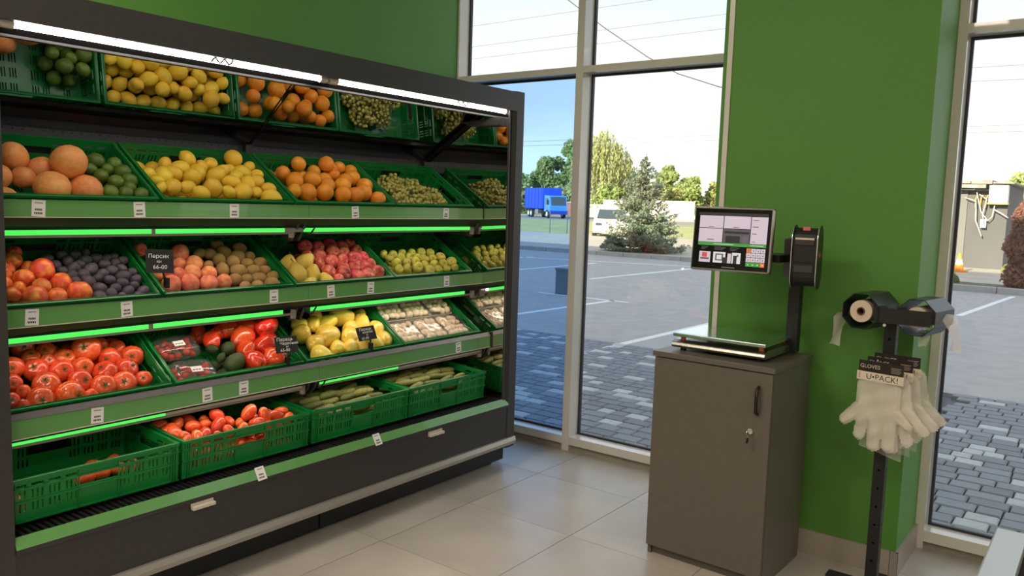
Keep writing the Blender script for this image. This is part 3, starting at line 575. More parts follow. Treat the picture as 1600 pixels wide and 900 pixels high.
  ('peach',-1,0.24,0.276,-0.086,0.064),('peach',-1,0.303,0.276,-0.086,0.064),('kiwi',-1,0.408,0.042,-0.09,0.057),('kiwi',-1,0.465,0.042,-0.09,0.057),
  ('kiwi',-1,0.522,0.042,-0.09,0.057),('kiwi',-1,0.38,0.094,-0.09,0.057),('kiwi',-1,0.437,0.094,-0.09,0.057),('kiwi',-1,0.494,0.094,-0.09,0.057),
  ('kiwi',-1,0.408,0.145,-0.09,0.057),('kiwi',-1,0.465,0.145,-0.09,0.057),('kiwi',-1,0.522,0.145,-0.09,0.057),('kiwi',-1,0.38,0.196,-0.09,0.057),
  ('kiwi',-1,0.437,0.196,-0.09,0.057),('kiwi',-1,0.494,0.196,-0.09,0.057),('kiwi',-1,0.351,0.248,-0.09,0.057),('kiwi',-1,0.408,0.248,-0.09,0.057),
  ('kiwi',-1,0.465,0.248,-0.09,0.057),('kiwi',-1,0.522,0.248,-0.09,0.057),('kiwi',-1,0.38,0.299,-0.09,0.057),('kiwi',-1,0.437,0.299,-0.09,0.057),
  ('kiwi',-1,0.494,0.299,-0.09,0.057),]),
 'apples': (2, 2, [
  ('pear',0,0.118,0.044,-0.044,0.067),('pear',0,0.213,0.049,-0.042,0.077),('pear',1,0.079,0.102,-0.025,0.087),('pear',1,0.16,0.094,-0.028,0.076),
  ('pear',2,0.08,0.179,-0.031,0.08),('pear',2,0.16,0.169,-0.019,0.085),('red_apple',0,0.281,0.05,-0.03,0.049),('red_apple',0,0.335,0.084,-0.03,0.079),
  ('red_apple',0,0.402,0.056,-0.03,0.076),('red_apple',0,0.474,0.062,-0.03,0.073),('red_apple',0,0.542,0.073,-0.03,0.075),
  ('red_apple',1,0.257,0.102,-0.03,0.074),('red_apple',1,0.371,0.138,-0.03,0.061),('red_apple',1,0.425,0.117,-0.03,0.064),
  ('red_apple',1,0.486,0.127,-0.03,0.068),('red_apple',1,0.546,0.141,-0.03,0.066),('red_apple',2,0.242,0.165,-0.03,0.064),
  ('red_apple',2,0.326,0.179,-0.03,0.069),('red_apple',2,0.404,0.191,-0.03,0.064),('red_apple',2,0.484,0.194,-0.03,0.074),
  ('red_apple',2,0.547,0.201,-0.03,0.064),('red_apple',3,0.225,0.229,-0.03,0.065),('red_apple',3,0.293,0.229,-0.03,0.061),
  ('red_apple',3,0.389,0.252,-0.03,0.071),('red_apple',3,0.457,0.249,-0.03,0.057),('red_apple',3,0.546,0.259,-0.03,0.06),
  ('red_apple',4,0.255,0.304,-0.03,0.069),('red_apple',4,0.327,0.294,-0.03,0.064),('red_apple',4,0.413,0.31,-0.03,0.065),
  ('red_apple',4,0.488,0.302,-0.03,0.062),('red_apple',4,0.548,0.314,-0.03,0.058),('red_apple',-1,0.287,0.045,-0.087,0.063),
  ('red_apple',-1,0.35,0.045,-0.087,0.063),('red_apple',-1,0.538,0.045,-0.087,0.063),('red_apple',-1,0.382,0.102,-0.087,0.063),
  ('red_apple',-1,0.444,0.102,-0.087,0.063),('red_apple',-1,0.507,0.102,-0.087,0.063),('red_apple',-1,0.225,0.158,-0.087,0.063),
  ('red_apple',-1,0.287,0.158,-0.087,0.063),('red_apple',-1,0.35,0.158,-0.087,0.063),('red_apple',-1,0.413,0.158,-0.087,0.063),
  ('red_apple',-1,0.476,0.158,-0.087,0.063),('red_apple',-1,0.538,0.158,-0.087,0.063),('red_apple',-1,0.256,0.215,-0.087,0.063),
  ('red_apple',-1,0.319,0.215,-0.087,0.063),('red_apple',-1,0.382,0.215,-0.087,0.063),('red_apple',-1,0.444,0.215,-0.087,0.063),
  ('red_apple',-1,0.507,0.215,-0.087,0.063),('red_apple',-1,0.225,0.271,-0.087,0.063),('red_apple',-1,0.287,0.271,-0.087,0.063),
  ('red_apple',-1,0.35,0.271,-0.087,0.063),('red_apple',-1,0.413,0.271,-0.087,0.063),('red_apple',-1,0.476,0.271,-0.087,0.063),
  ('red_apple',-1,0.538,0.271,-0.087,0.063),]),
 'green_apples': (2, 3, [
  ('green_apple',0,0.109,0.088,-0.03,0.046),('green_apple',0,0.17,0.092,-0.03,0.049),('green_apple',0,0.253,0.096,-0.03,0.056),
  ('green_apple',0,0.317,0.063,-0.03,0.051),('green_apple',0,0.387,0.067,-0.03,0.042),('green_apple',0,0.459,0.069,-0.03,0.043),
  ('green_apple',0,0.529,0.075,-0.03,0.043),('green_apple',1,0.133,0.14,-0.03,0.052),('green_apple',1,0.205,0.141,-0.03,0.05),
  ('green_apple',1,0.273,0.142,-0.03,0.051),('green_apple',1,0.317,0.109,-0.03,0.048),('green_apple',1,0.392,0.109,-0.03,0.05),
  ('green_apple',1,0.465,0.112,-0.03,0.05),('green_apple',1,0.544,0.121,-0.03,0.059),('green_apple',2,0.121,0.183,-0.03,0.044),
  ('green_apple',2,0.2,0.185,-0.03,0.044),('green_apple',2,0.26,0.184,-0.03,0.045),('green_apple',2,0.317,0.178,-0.03,0.045),
  ('green_apple',2,0.36,0.163,-0.03,0.052),('green_apple',2,0.422,0.164,-0.03,0.049),('green_apple',2,0.5,0.17,-0.03,0.055),
  ('green_apple',3,0.109,0.22,-0.03,0.041),('green_apple',3,0.168,0.214,-0.03,0.044),('green_apple',3,0.243,0.222,-0.03,0.043),
  ('green_apple',3,0.313,0.22,-0.03,0.045),('green_apple',3,0.389,0.223,-0.03,0.048),('green_apple',3,0.453,0.214,-0.03,0.048),
  ('green_apple',-1,0.109,0.037,-0.095,0.046),('green_apple',-1,0.156,0.037,-0.095,0.046),('green_apple',-1,0.202,0.037,-0.095,0.046),
  ('green_apple',-1,0.248,0.037,-0.095,0.046),('green_apple',-1,0.295,0.037,-0.095,0.046),('green_apple',-1,0.341,0.037,-0.095,0.046),
  ('green_apple',-1,0.388,0.037,-0.095,0.046),('green_apple',-1,0.434,0.037,-0.095,0.046),('green_apple',-1,0.48,0.037,-0.095,0.046),
  ('green_apple',-1,0.527,0.037,-0.095,0.046),('green_apple',-1,0.132,0.079,-0.095,0.046),('green_apple',-1,0.179,0.079,-0.095,0.046),
  ('green_apple',-1,0.225,0.079,-0.095,0.046),('green_apple',-1,0.272,0.079,-0.095,0.046),('green_apple',-1,0.318,0.079,-0.095,0.046),
  ('green_apple',-1,0.364,0.079,-0.095,0.046),('green_apple',-1,0.411,0.079,-0.095,0.046),('green_apple',-1,0.457,0.079,-0.095,0.046),
  ('green_apple',-1,0.504,0.079,-0.095,0.046),('green_apple',-1,0.109,0.121,-0.095,0.046),('green_apple',-1,0.156,0.121,-0.095,0.046),
  ('green_apple',-1,0.202,0.121,-0.095,0.046),('green_apple',-1,0.248,0.121,-0.095,0.046),('green_apple',-1,0.295,0.121,-0.095,0.046),
  ('green_apple',-1,0.341,0.121,-0.095,0.046),('green_apple',-1,0.388,0.121,-0.095,0.046),('green_apple',-1,0.434,0.121,-0.095,0.046),
  ('green_apple',-1,0.48,0.121,-0.095,0.046),('green_apple',-1,0.527,0.121,-0.095,0.046),('green_apple',-1,0.132,0.162,-0.095,0.046),
  ('green_apple',-1,0.179,0.162,-0.095,0.046),('green_apple',-1,0.225,0.162,-0.095,0.046),('green_apple',-1,0.272,0.162,-0.095,0.046),
  ('green_apple',-1,0.318,0.162,-0.095,0.046),('green_apple',-1,0.364,0.162,-0.095,0.046),('green_apple',-1,0.411,0.162,-0.095,0.046),
  ('green_apple',-1,0.457,0.162,-0.095,0.046),('green_apple',-1,0.504,0.162,-0.095,0.046),('green_apple',-1,0.109,0.204,-0.095,0.046),
  ('green_apple',-1,0.156,0.204,-0.095,0.046),('green_apple',-1,0.202,0.204,-0.095,0.046),('green_apple',-1,0.248,0.204,-0.095,0.046),
  ('green_apple',-1,0.295,0.204,-0.095,0.046),('green_apple',-1,0.341,0.204,-0.095,0.046),('green_apple',-1,0.388,0.204,-0.095,0.046),
  ('green_apple',-1,0.434,0.204,-0.095,0.046),('green_apple',-1,0.48,0.204,-0.095,0.046),('green_apple',-1,0.527,0.204,-0.095,0.046),]),
 'tomato': (3, 0, [
  ('tomato',0,0.076,0.078,-0.035,0.05),('tomato',0,0.102,0.047,-0.035,0.039),('tomato',0,0.158,0.058,-0.035,0.085),
  ('tomato',0,0.253,0.058,-0.035,0.096),('tomato',0,0.317,0.04,-0.035,0.047),('tomato',0,0.374,0.074,-0.035,0.084),
  ('tomato',0,0.451,0.076,-0.035,0.083),('tomato',0,0.527,0.081,-0.035,0.059),('tomato',1,0.106,0.155,-0.035,0.059),
  ('tomato',1,0.123,0.11,-0.035,0.045),('tomato',1,0.201,0.125,-0.035,0.087),('tomato',1,0.31,0.116,-0.035,0.08),('tomato',1,0.41,0.144,-0.035,0.086),
  ('tomato',1,0.493,0.145,-0.035,0.081),('tomato',2,0.129,0.227,-0.035,0.072),('tomato',2,0.196,0.203,-0.035,0.082),('tomato',2,0.272,0.18,-0.035,0.08),
  ('tomato',2,0.348,0.185,-0.037,0.073),('tomato',2,0.453,0.209,-0.035,0.081),('tomato',2,0.538,0.205,-0.035,0.08),
  ('tomato',3,0.202,0.268,-0.035,0.059),('tomato',3,0.248,0.238,-0.035,0.053),('tomato',3,0.308,0.244,-0.039,0.075),
  ('tomato',3,0.38,0.251,-0.008,0.095),('tomato',3,0.446,0.279,-0.037,0.069),('tomato',3,0.503,0.26,-0.035,0.061),('tomato',4,0.197,0.331,-0.035,0.077),
  ('tomato',4,0.262,0.291,-0.035,0.063),('tomato',-1,0.076,0.184,-0.081,0.074),('tomato',-1,0.408,0.25,-0.081,0.074),
  ('tomato',-1,0.076,0.317,-0.081,0.074),('tomato',-1,0.297,0.317,-0.081,0.074),('tomato',-1,0.371,0.317,-0.081,0.074),
  ('tomato',-1,0.519,0.317,-0.081,0.074),]),
 'pepper': (3, 1, [
  ('avocado',0,0.317,0.09,-0.035,0.086),('avocado',1,0.273,0.129,-0.035,0.04),('avocado',1,0.332,0.176,-0.035,0.065),
  ('avocado',2,0.261,0.184,-0.035,0.047),('red_pepper',0,0.402,0.076,-0.035,0.081),('red_pepper',0,0.504,0.078,-0.035,0.08),
  ('red_pepper',1,0.4,0.146,-0.035,0.071),('red_pepper',1,0.505,0.164,-0.043,0.1),('red_pepper',2,0.421,0.22,-0.037,0.094),
  ('red_pepper',2,0.534,0.229,0.01,0.091),('red_pepper',3,0.286,0.23,-0.035,0.065),('red_pepper',3,0.386,0.293,-0.035,0.081),
  ('red_pepper',3,0.473,0.279,-0.023,0.078),('red_pepper',3,0.533,0.261,-0.073,0.094),('red_pepper',4,0.325,0.272,-0.035,0.057),
  ('red_pepper',4,0.431,0.345,-0.037,0.068),('red_pepper',4,0.493,0.345,-0.021,0.069),('red_pepper',4,0.544,0.344,-0.061,0.07),
  ('red_pepper',4,0.54,0.303,-0.004,0.072),('avocado',-1,0.261,0.041,-0.091,0.054),('avocado',-1,0.315,0.041,-0.091,0.054),
  ('avocado',-1,0.288,0.09,-0.091,0.054),('avocado',-1,0.261,0.139,-0.091,0.054),('avocado',-1,0.315,0.139,-0.091,0.054),
  ('red_pepper',-1,0.286,0.325,-0.08,0.076),]),
 'ypepper': (3, 2, [
  ('yellow_pepper',0,0.135,0.055,-0.035,0.076),('yellow_pepper',0,0.241,0.08,-0.035,0.069),('yellow_pepper',0,0.308,0.07,-0.035,0.076),
  ('yellow_pepper',0,0.398,0.06,-0.035,0.084),('yellow_pepper',0,0.474,0.073,-0.035,0.073),('yellow_pepper',0,0.542,0.083,-0.035,0.075),
  ('yellow_pepper',1,0.122,0.205,-0.035,0.087),('yellow_pepper',1,0.145,0.129,-0.035,0.084),('yellow_pepper',1,0.233,0.161,-0.035,0.107),
  ('yellow_pepper',1,0.356,0.131,-0.034,0.093),('yellow_pepper',1,0.465,0.14,-0.035,0.073),('yellow_pepper',1,0.541,0.153,-0.035,0.078),
  ('yellow_pepper',2,0.219,0.252,-0.035,0.068),('yellow_pepper',2,0.308,0.253,-0.035,0.074),('yellow_pepper',2,0.397,0.271,-0.021,0.09),
  ('yellow_pepper',2,0.408,0.194,-0.039,0.081),('yellow_pepper',2,0.49,0.211,-0.035,0.087),('yellow_pepper',3,0.147,0.268,-0.035,0.057),
  ('yellow_pepper',3,0.269,0.299,-0.035,0.055),('yellow_pepper',3,0.52,0.274,-0.035,0.062),('yellow_pepper',-1,0.196,0.051,-0.081,0.074),]),
 'plumtom': (4, 1, [
  ('plum_tomato',0,0.035,0.035,-0.02,0.048),('plum_tomato',0,0.082,0.039,-0.009,0.054),('plum_tomato',0,0.131,0.065,-0.012,0.055),
  ('plum_tomato',0,0.168,0.034,-0.022,0.043),('plum_tomato',0,0.217,0.036,-0.012,0.046),('plum_tomato',0,0.284,0.039,-0.018,0.052),
  ('plum_tomato',0,0.354,0.048,-0.012,0.058),('plum_tomato',0,0.404,0.036,-0.03,0.051),('plum_tomato',0,0.462,0.035,-0.031,0.049),
  ('plum_tomato',1,0.042,0.123,-0.012,0.062),('plum_tomato',1,0.054,0.075,-0.012,0.044),('plum_tomato',1,0.136,0.158,-0.012,0.064),
  ('plum_tomato',1,0.222,0.118,-0.013,0.062),('plum_tomato',1,0.191,0.158,-0.012,0.047),('plum_tomato',1,0.321,0.111,-0.02,0.05),
  ('plum_tomato',1,0.416,0.081,-0.003,0.064),('plum_tomato',1,0.507,0.039,-0.019,0.052),('plum_tomato',2,0.043,0.179,-0.012,0.059),
  ('plum_tomato',2,0.098,0.217,-0.012,0.059),('plum_tomato',2,0.248,0.167,0.009,0.066),('plum_tomato',2,0.283,0.134,-0.012,0.047),
  ('plum_tomato',2,0.358,0.108,0.018,0.064),('plum_tomato',2,0.393,0.126,-0.017,0.048),('plum_tomato',2,0.473,0.08,-0.011,0.06),
  ('plum_tomato',3,0.041,0.249,-0.012,0.056),('plum_tomato',3,0.167,0.245,-0.012,0.052),('plum_tomato',3,0.211,0.197,-0.012,0.047),
  ('plum_tomato',3,0.524,0.113,-0.012,0.053),('plum_tomato',3,0.459,0.129,-0.012,0.049),('plum_tomato',-1,0.037,0.039,-0.113,0.051),
  ('plum_tomato',-1,0.088,0.039,-0.113,0.051),('plum_tomato',-1,0.139,0.039,-0.113,0.051),('plum_tomato',-1,0.189,0.039,-0.113,0.051),
  ('plum_tomato',-1,0.24,0.039,-0.113,0.051),('plum_tomato',-1,0.291,0.039,-0.113,0.051),('plum_tomato',-1,0.341,0.039,-0.113,0.051),
  ('plum_tomato',-1,0.392,0.039,-0.113,0.051),('plum_tomato',-1,0.443,0.039,-0.113,0.051),('plum_tomato',-1,0.493,0.039,-0.113,0.051),
  ('plum_tomato',-1,0.063,0.085,-0.113,0.051),('plum_tomato',-1,0.113,0.085,-0.113,0.051),('plum_tomato',-1,0.164,0.085,-0.113,0.051),
  ('plum_tomato',-1,0.215,0.085,-0.113,0.051),('plum_tomato',-1,0.265,0.085,-0.113,0.051),('plum_tomato',-1,0.316,0.085,-0.113,0.051),
  ('plum_tomato',-1,0.367,0.085,-0.113,0.051),('plum_tomato',-1,0.417,0.085,-0.113,0.051),('plum_tomato',-1,0.468,0.085,-0.113,0.051),
  ('plum_tomato',-1,0.519,0.085,-0.113,0.051),('plum_tomato',-1,0.037,0.13,-0.113,0.051),('plum_tomato',-1,0.088,0.13,-0.113,0.051),
  ('plum_tomato',-1,0.139,0.13,-0.113,0.051),('plum_tomato',-1,0.189,0.13,-0.113,0.051),('plum_tomato',-1,0.24,0.13,-0.113,0.051),
  ('plum_tomato',-1,0.291,0.13,-0.113,0.051),('plum_tomato',-1,0.341,0.13,-0.113,0.051),('plum_tomato',-1,0.392,0.13,-0.113,0.051),
  ('plum_tomato',-1,0.443,0.13,-0.113,0.051),('plum_tomato',-1,0.493,0.13,-0.113,0.051),('plum_tomato',-1,0.063,0.176,-0.113,0.051),
  ('plum_tomato',-1,0.113,0.176,-0.113,0.051),('plum_tomato',-1,0.164,0.176,-0.113,0.051),('plum_tomato',-1,0.215,0.176,-0.113,0.051),
  ('plum_tomato',-1,0.265,0.176,-0.113,0.051),('plum_tomato',-1,0.316,0.176,-0.113,0.051),('plum_tomato',-1,0.367,0.176,-0.113,0.051),
  ('plum_tomato',-1,0.417,0.176,-0.113,0.051),('plum_tomato',-1,0.468,0.176,-0.113,0.051),('plum_tomato',-1,0.519,0.176,-0.113,0.051),
  ('plum_tomato',-1,0.037,0.222,-0.113,0.051),('plum_tomato',-1,0.088,0.222,-0.113,0.051),('plum_tomato',-1,0.139,0.222,-0.113,0.051),
  ('plum_tomato',-1,0.189,0.222,-0.113,0.051),('plum_tomato',-1,0.24,0.222,-0.113,0.051),('plum_tomato',-1,0.291,0.222,-0.113,0.051),
  ('plum_tomato',-1,0.341,0.222,-0.113,0.051),('plum_tomato',-1,0.392,0.222,-0.113,0.051),('plum_tomato',-1,0.443,0.222,-0.113,0.051),
  ('plum_tomato',-1,0.493,0.222,-0.113,0.051),]),
}
# ================================================================ fruit and vegetables
S, Cc, PI, EX = math.sin, math.cos, math.pi, math.exp
def bell(x, w): return EX(-(x / w) ** 2)
def wrapd(a): return (a + PI) % (2 * PI) - PI
SHAPE = {
 'orange': lambda t, p: (.5 * S(t), .485 * Cc(t) - .03 * bell(t, .2) + .02 * bell(PI - t, .2)),
 'grapefruit': lambda t, p: (.515 * S(t), .465 * Cc(t) - .03 * bell(t, .22) + .03 * bell(PI - t, .22)),
 'lemon': lambda t, p: (.455 * S(t) ** .95 + .0, .53 * Cc(t) + .085 * bell(t, .22) - .06 * bell(PI - t, .2)),
 'lime': lambda t, p: (.475 * S(t), .515 * Cc(t) + .05 * bell(t, .2) - .02 * bell(PI - t, .2)),
 'nectarine': lambda t, p: (.51 * S(t) * (1 - .07 * bell(wrapd(p), .22) * S(t)), .475 * Cc(t) - .09 * bell(t, .3)),
 'peach': lambda t, p: (.515 * S(t) * (1 - .06 * bell(wrapd(p), .2) * S(t)), .47 * Cc(t) - .09 * bell(t, .28)),
 'plum': lambda t, p: (.46 * S(t) * (1 - .05 * bell(wrapd(p), .2) * S(t)), .555 * Cc(t) - .05 * bell(t, .25)),
 'kiwi': lambda t, p: (.455 * S(t) ** .9, .565 * Cc(t)),
 'red_apple': lambda t, p: (.53 * S(t) * (1 + .10 * Cc(t)), .47 * Cc(t) - .17 * bell(t, .36) + .10 * bell(PI - t, .3) * (1 + .2 * Cc(5 * p))),
 'green_apple': lambda t, p: (.54 * S(t) * (1 + .06 * Cc(t)), .45 * Cc(t) - .15 * bell(t, .36) + .09 * bell(PI - t, .3)),
 'pear': lambda t, p: (.50 * S(t) * (1 - .38 * max(0, Cc(t)) ** .8), .62 * Cc(t) + .03),
 'tomato': lambda t, p: (.54 * S(t) ** .92 * (1 + .025 * Cc(5 * p)), .425 * Cc(t) - .09 * bell(t, .38) * (1 + .25 * Cc(5 * p))),
 'plum_tomato': lambda t, p: (.415 * S(t) ** .9, .63 * Cc(t) - .03 * bell(t, .25)),
 'red_pepper': lambda t, p: (.47 * S(t) ** .7 * (1 + .09 * Cc(3 * p)) * (1 + .16 * Cc(t)), .60 * Cc(t) - .16 * bell(t, .45) + .13 * bell(PI - t, .42) * (1 - .8 * Cc(3 * p))),
 'yellow_pepper': lambda t, p: (.45 * S(t) ** .8 * (1 + .06 * Cc(3 * p)) * (1 + .22 * Cc(t)), .62 * Cc(t) - .13 * bell(t, .45) + .06 * bell(PI - t, .4) * (1 - .8 * Cc(3 * p))),
 'avocado': lambda t, p: (.45 * S(t) * (1 - .26 * max(0, Cc(t))), .62 * Cc(t)),
 'cherry_tomato': lambda t, p: (.5 * S(t), .48 * Cc(t) - .03 * bell(t, .3)),
 'mushroom': lambda t, p: (.52 * S(t) * (1 if t < PI / 2 else 1.0), (.44 * Cc(t) if t < PI / 2 else .22 * Cc(t))),
}
FM = {
 'orange': mat('orange_peel', (.80, .27, .012), .42, 0, ((.85, .36, .03), 2.5, .35, .7), .25, 160, vary=.10, huev=.012),
 'grapefruit': mat('grapefruit_peel', (.80, .30, .075), .40, 0, ((.82, .42, .12), 8, .35, .7), .2, 150, vary=.07, huev=.014),
 'lemon': mat('lemon_peel', (.82, .52, .025), .40, 0, ((.80, .58, .06), 14, .35, .7), .22, 170, vary=.08, huev=.012),
 'lime': mat('lime_peel', (.070, .145, .016), .33, 0, ((.14, .22, .028), 20, .35, .7), .15, 170, vary=.22, huev=.012),
 'nectarine': mat('nectarine_skin', (.66, .085, .028), .38, 0, ((.86, .36, .06), 3.2, .44, .70), .0, vary=.14, huev=.012),
 'plum': mat('plum_skin', (.045, .036, .056), .55, 0, ((.13, .105, .135), 26, .40, .75), .05, 120, vary=.25, huev=.02),
 'peach': mat('peach_skin', (.82, .30, .14), .75, 0, ((.66, .14, .08), 3.0, .42, .68), .05, 300, vary=.10, huev=.012),
 'kiwi': mat('kiwi_skin', (.36, .22, .075), .85, 0, ((.27, .155, .055), 40, .35, .7), .25, 400, vary=.12, huev=.01),
 'pear': mat('pear_skin', (.74, .58, .10), .45, 0, ((.78, .50, .10), 16, .45, .75), .05, 200, vary=.06),
 'red_apple': mat('red_apple_skin', (.58, .060, .060), .34, 0, ((.82, .38, .18), 3.5, .50, .76), .0, vary=.16, huev=.012),
 'green_apple': mat('green_apple_skin', (.52, .50, .075), .36, 0, ((.56, .46, .09), 15, .45, .75), .0, vary=.10, huev=.012),
 'tomato': mat('tomato_skin', (.70, .070, .018), .22, 0, ((.78, .13, .035), 12, .4, .7), .0, vary=.08, huev=.006, coat=.3),
 'plum_tomato': mat('plum_tomato_skin', (.72, .085, .020), .24, 0, ((.78, .15, .035), 14, .4, .7), .0, vary=.08, huev=.008, coat=.3),
 'red_pepper': mat('red_pepper_skin', (.70, .040, .014), .16, 0, ((.78, .075, .018), 10, .4, .7), .0, vary=.10, huev=.006, coat=.5),
 'yellow_pepper': mat('yellow_pepper_skin', (.92, .66, .085), .22, 0, ((.92, .70, .14), 10, .4, .7), .0, vary=.06, huev=.010, coat=.4),
 'avocado': mat('avocado_skin', (.035, .065, .016), .45, 0, ((.060, .090, .022), 30, .4, .7), .4, 90, vary=.2),
 'cucumber': mat('cucumber_skin', (.115, .145, .030), .50, 0, ((.26, .27, .075), 22, .42, .70), .35, 120, vary=.25, huev=.015),
 'grape': mat('grape_skin', (.44, .43, .10), .30, 0, ((.38, .30, .08), 40, .45, .75), .0, vary=.12, huev=.015),
 'cherry_tomato': mat('cherry_tomato_skin', (.62, .040, .015), .22, vary=.12),
 'mushroom': mat('mushroom_skin', (.90, .76, .58), .65, 0, ((.82, .66, .48), 50, .45, .75), vary=.06),
}
M_STEM = mat('woody_stem', (.10, .065, .03), .8); M_CALYX = mat('green_calyx', (.06, .12, .02), .6); M_GSTEM = mat('green_stem', (.10, .19, .04), .5)
FMESH = {}
for k, f in SHAPE.items():
    nu, nv = (22, 12) if 'pepper' in k else (16, 11)
    if k in ('cherry_tomato', 'mushroom'): nu, nv = 10, 7
    b = MB(); b.rot(f, nu, nv); FMESH[k] = b.mesh(k, FM[k])
b = MB(); b.tube([(0, 0, .26), (.02, 0, .40), (.06, 0, .52)], [.025, .018, .028], 5); ST_APPLE = b.mesh('stem', M_STEM)
b = MB(); b.tube([(0, 0, .62), (.02, 0, .74), (.07, 0, .84)], [.03, .022, .03], 5); ST_PEAR = b.mesh('stem', M_STEM)
b = MB(); b.tube([(0, 0, .38), (.02, 0, .56), (.08, .02, .70)], [.12, .07, .085], 7); ST_PEP = b.mesh('stem', M_GSTEM)
b = MB()
for q in range(5):
    a = q * 2 * PI / 5; c, s_ = Cc(a), S(a); c2, s2 = Cc(a + PI / 2), S(a + PI / 2)
    b.add([(0, 0, .345), (.06 * c + .03 * c2, .06 * s_ + .03 * s2, .362), (.17 * c, .17 * s_, .392), (.06 * c - .03 * c2, .06 * s_ - .03 * s2, .362), (.06 * c, .06 * s_, .345)], [(0, 1, 2, 3), (0, 3, 4), (0, 4, 1), (1, 4, 2), (4, 3, 2)])
b.tube([(0, 0, .34), (.01, 0, .42), (.03, .01, .48)], .022, 5); CALYX = b.mesh('calyx', M_CALYX)
b = MB(); b.cyl((0, 0, .43), (0, 0, .465), .05, .03, 6); BUTTON = b.mesh('stem_button', M_CALYX)
CHILD = {'red_apple': ('stem', ST_APPLE), 'green_apple': ('stem', ST_APPLE), 'pear': ('stem', ST_PEAR), 'red_pepper': ('stem', ST_PEP), 'yellow_pepper': ('stem', ST_PEP), 'tomato': ('calyx', CALYX)}
DESC = {'grapefruit': ('pink-orange grapefruit', 'grapefruit heap'), 'lime': ('dark green lime', 'lime heap'), 'lemon': ('bright yellow lemon', 'lemon crate'), 'orange': ('ripe orange', 'orange crate'),
 'nectarine': ('red nectarine', 'nectarine heap'), 'plum': ('dusty dark plum', 'plum heap'), 'peach': ('fuzzy pink peach', 'peach heap'), 'kiwi': ('brown kiwi', 'kiwi heap'), 'pear': ('yellow pear', 'pear heap'),
 'red_apple': ('red apple', 'red apple heap'), 'green_apple': ('yellow-green apple', 'green apple crate'), 'tomato': ('round red tomato', 'tomato crate'), 'avocado': ('dark green avocado', 'avocado heap'),
 'red_pepper': ('glossy red pepper', 'red pepper heap'), 'yellow_pepper': ('pale yellow pepper', 'yellow pepper crate'), 'plum_tomato': ('oval plum tomato', 'plum tomato crate'), 'cucumber': ('knobbly pickling cucumber', 'crate')}
ROWN = ['front', 'second', 'third', 'fourth', 'fifth', 'sixth', 'seventh']
LONG = {'lemon', 'lime', 'plum', 'kiwi', 'plum_tomato', 'avocado', 'pear'}
rf = random.Random(11)
def orient(kind):
    """rotation in crate axes (u right, v back, w out of the crate)"""
    if kind in LONG:
        ax = Vector((rf.uniform(-1, 1), rf.uniform(-.6, .6), rf.uniform(-.35, .45)))
        if kind == 'pear': ax = Vector((rf.uniform(-.4, .8), rf.uniform(-.1, .9), .5))
    elif kind in ('tomato', 'red_apple', 'green_apple'): ax = Vector((rf.uniform(-.7, .5), rf.uniform(-1.0, .1), rf.uniform(.5, 1.0)))
    elif kind in ('red_pepper', 'yellow_pepper'): ax = Vector((rf.uniform(-.8, .9), rf.uniform(.1, 1), rf.uniform(-.6, .3)))
    elif kind in ('peach', 'nectarine'): ax = Vector((rf.uniform(-1, 1), rf.uniform(-1, .6), rf.uniform(-.4, 1)))
    else: ax = Vector((rf.gauss(0, 1), rf.gauss(0, 1), rf.gauss(0, 1)))
    return ax.to_track_quat('Z', 'Y').to_matrix().to_4x4() @ Matrix.Rotation(rf.uniform(0, 6.28), 4, 'Z')
def fruit(kind, mtx, size, label, group, child=True):
    o = bpy.data.objects.new(kind, FMESH[kind]); COL.objects.link(o)
    if 'pepper' in kind: size *= 1.16
    sc = Matrix.Diagonal((size * rf.uniform(.96, 1.04), size * rf.uniform(.96, 1.04), size * rf.uniform(.96, 1.05), 1))
    o.matrix_world = mtx @ sc; tag(o, label, kind.replace('_', ' '), group)
    if child and kind in CHILD: put(CHILD[kind][1], CHILD[kind][0], o)
    return o
for key, c in FRUIT.items():
    M0 = tier_mtx(c[0], c[1]); rows = {}
    for it in c[2]: rows.setdefault((it[0], it[1]), []).append(it)
    nrow = {}
    for (k, r) in rows: nrow[k] = max(nrow.get(k, 0), r + 1)
    for (k, r), its in rows.items():
        its.sort(key=lambda q: q[2]); d, ph = DESC[k]
        for i, it in enumerate(its):
            if r < 0: lab = 'buried %s lying under the top layer of the %s' % (k.replace('_', ' '), ph); grp = 'buried %s' % ph
            else:
                rn = 'back' if r == nrow[k] - 1 and r > 0 else ROWN[r]
                if len(its) == 1: lab = '%s alone in the %s row of the %s' % (d, rn, ph)
                else: lab = '%s %s from left in the %s row of the %s' % (d, ordinal(i, len(its)), rn, ph)
                grp = '%s on top' % ph
            fruit(k, M0 @ Matrix.Translation(it[2:5]) @ orient(k), it[5], lab, grp, r >= 0)
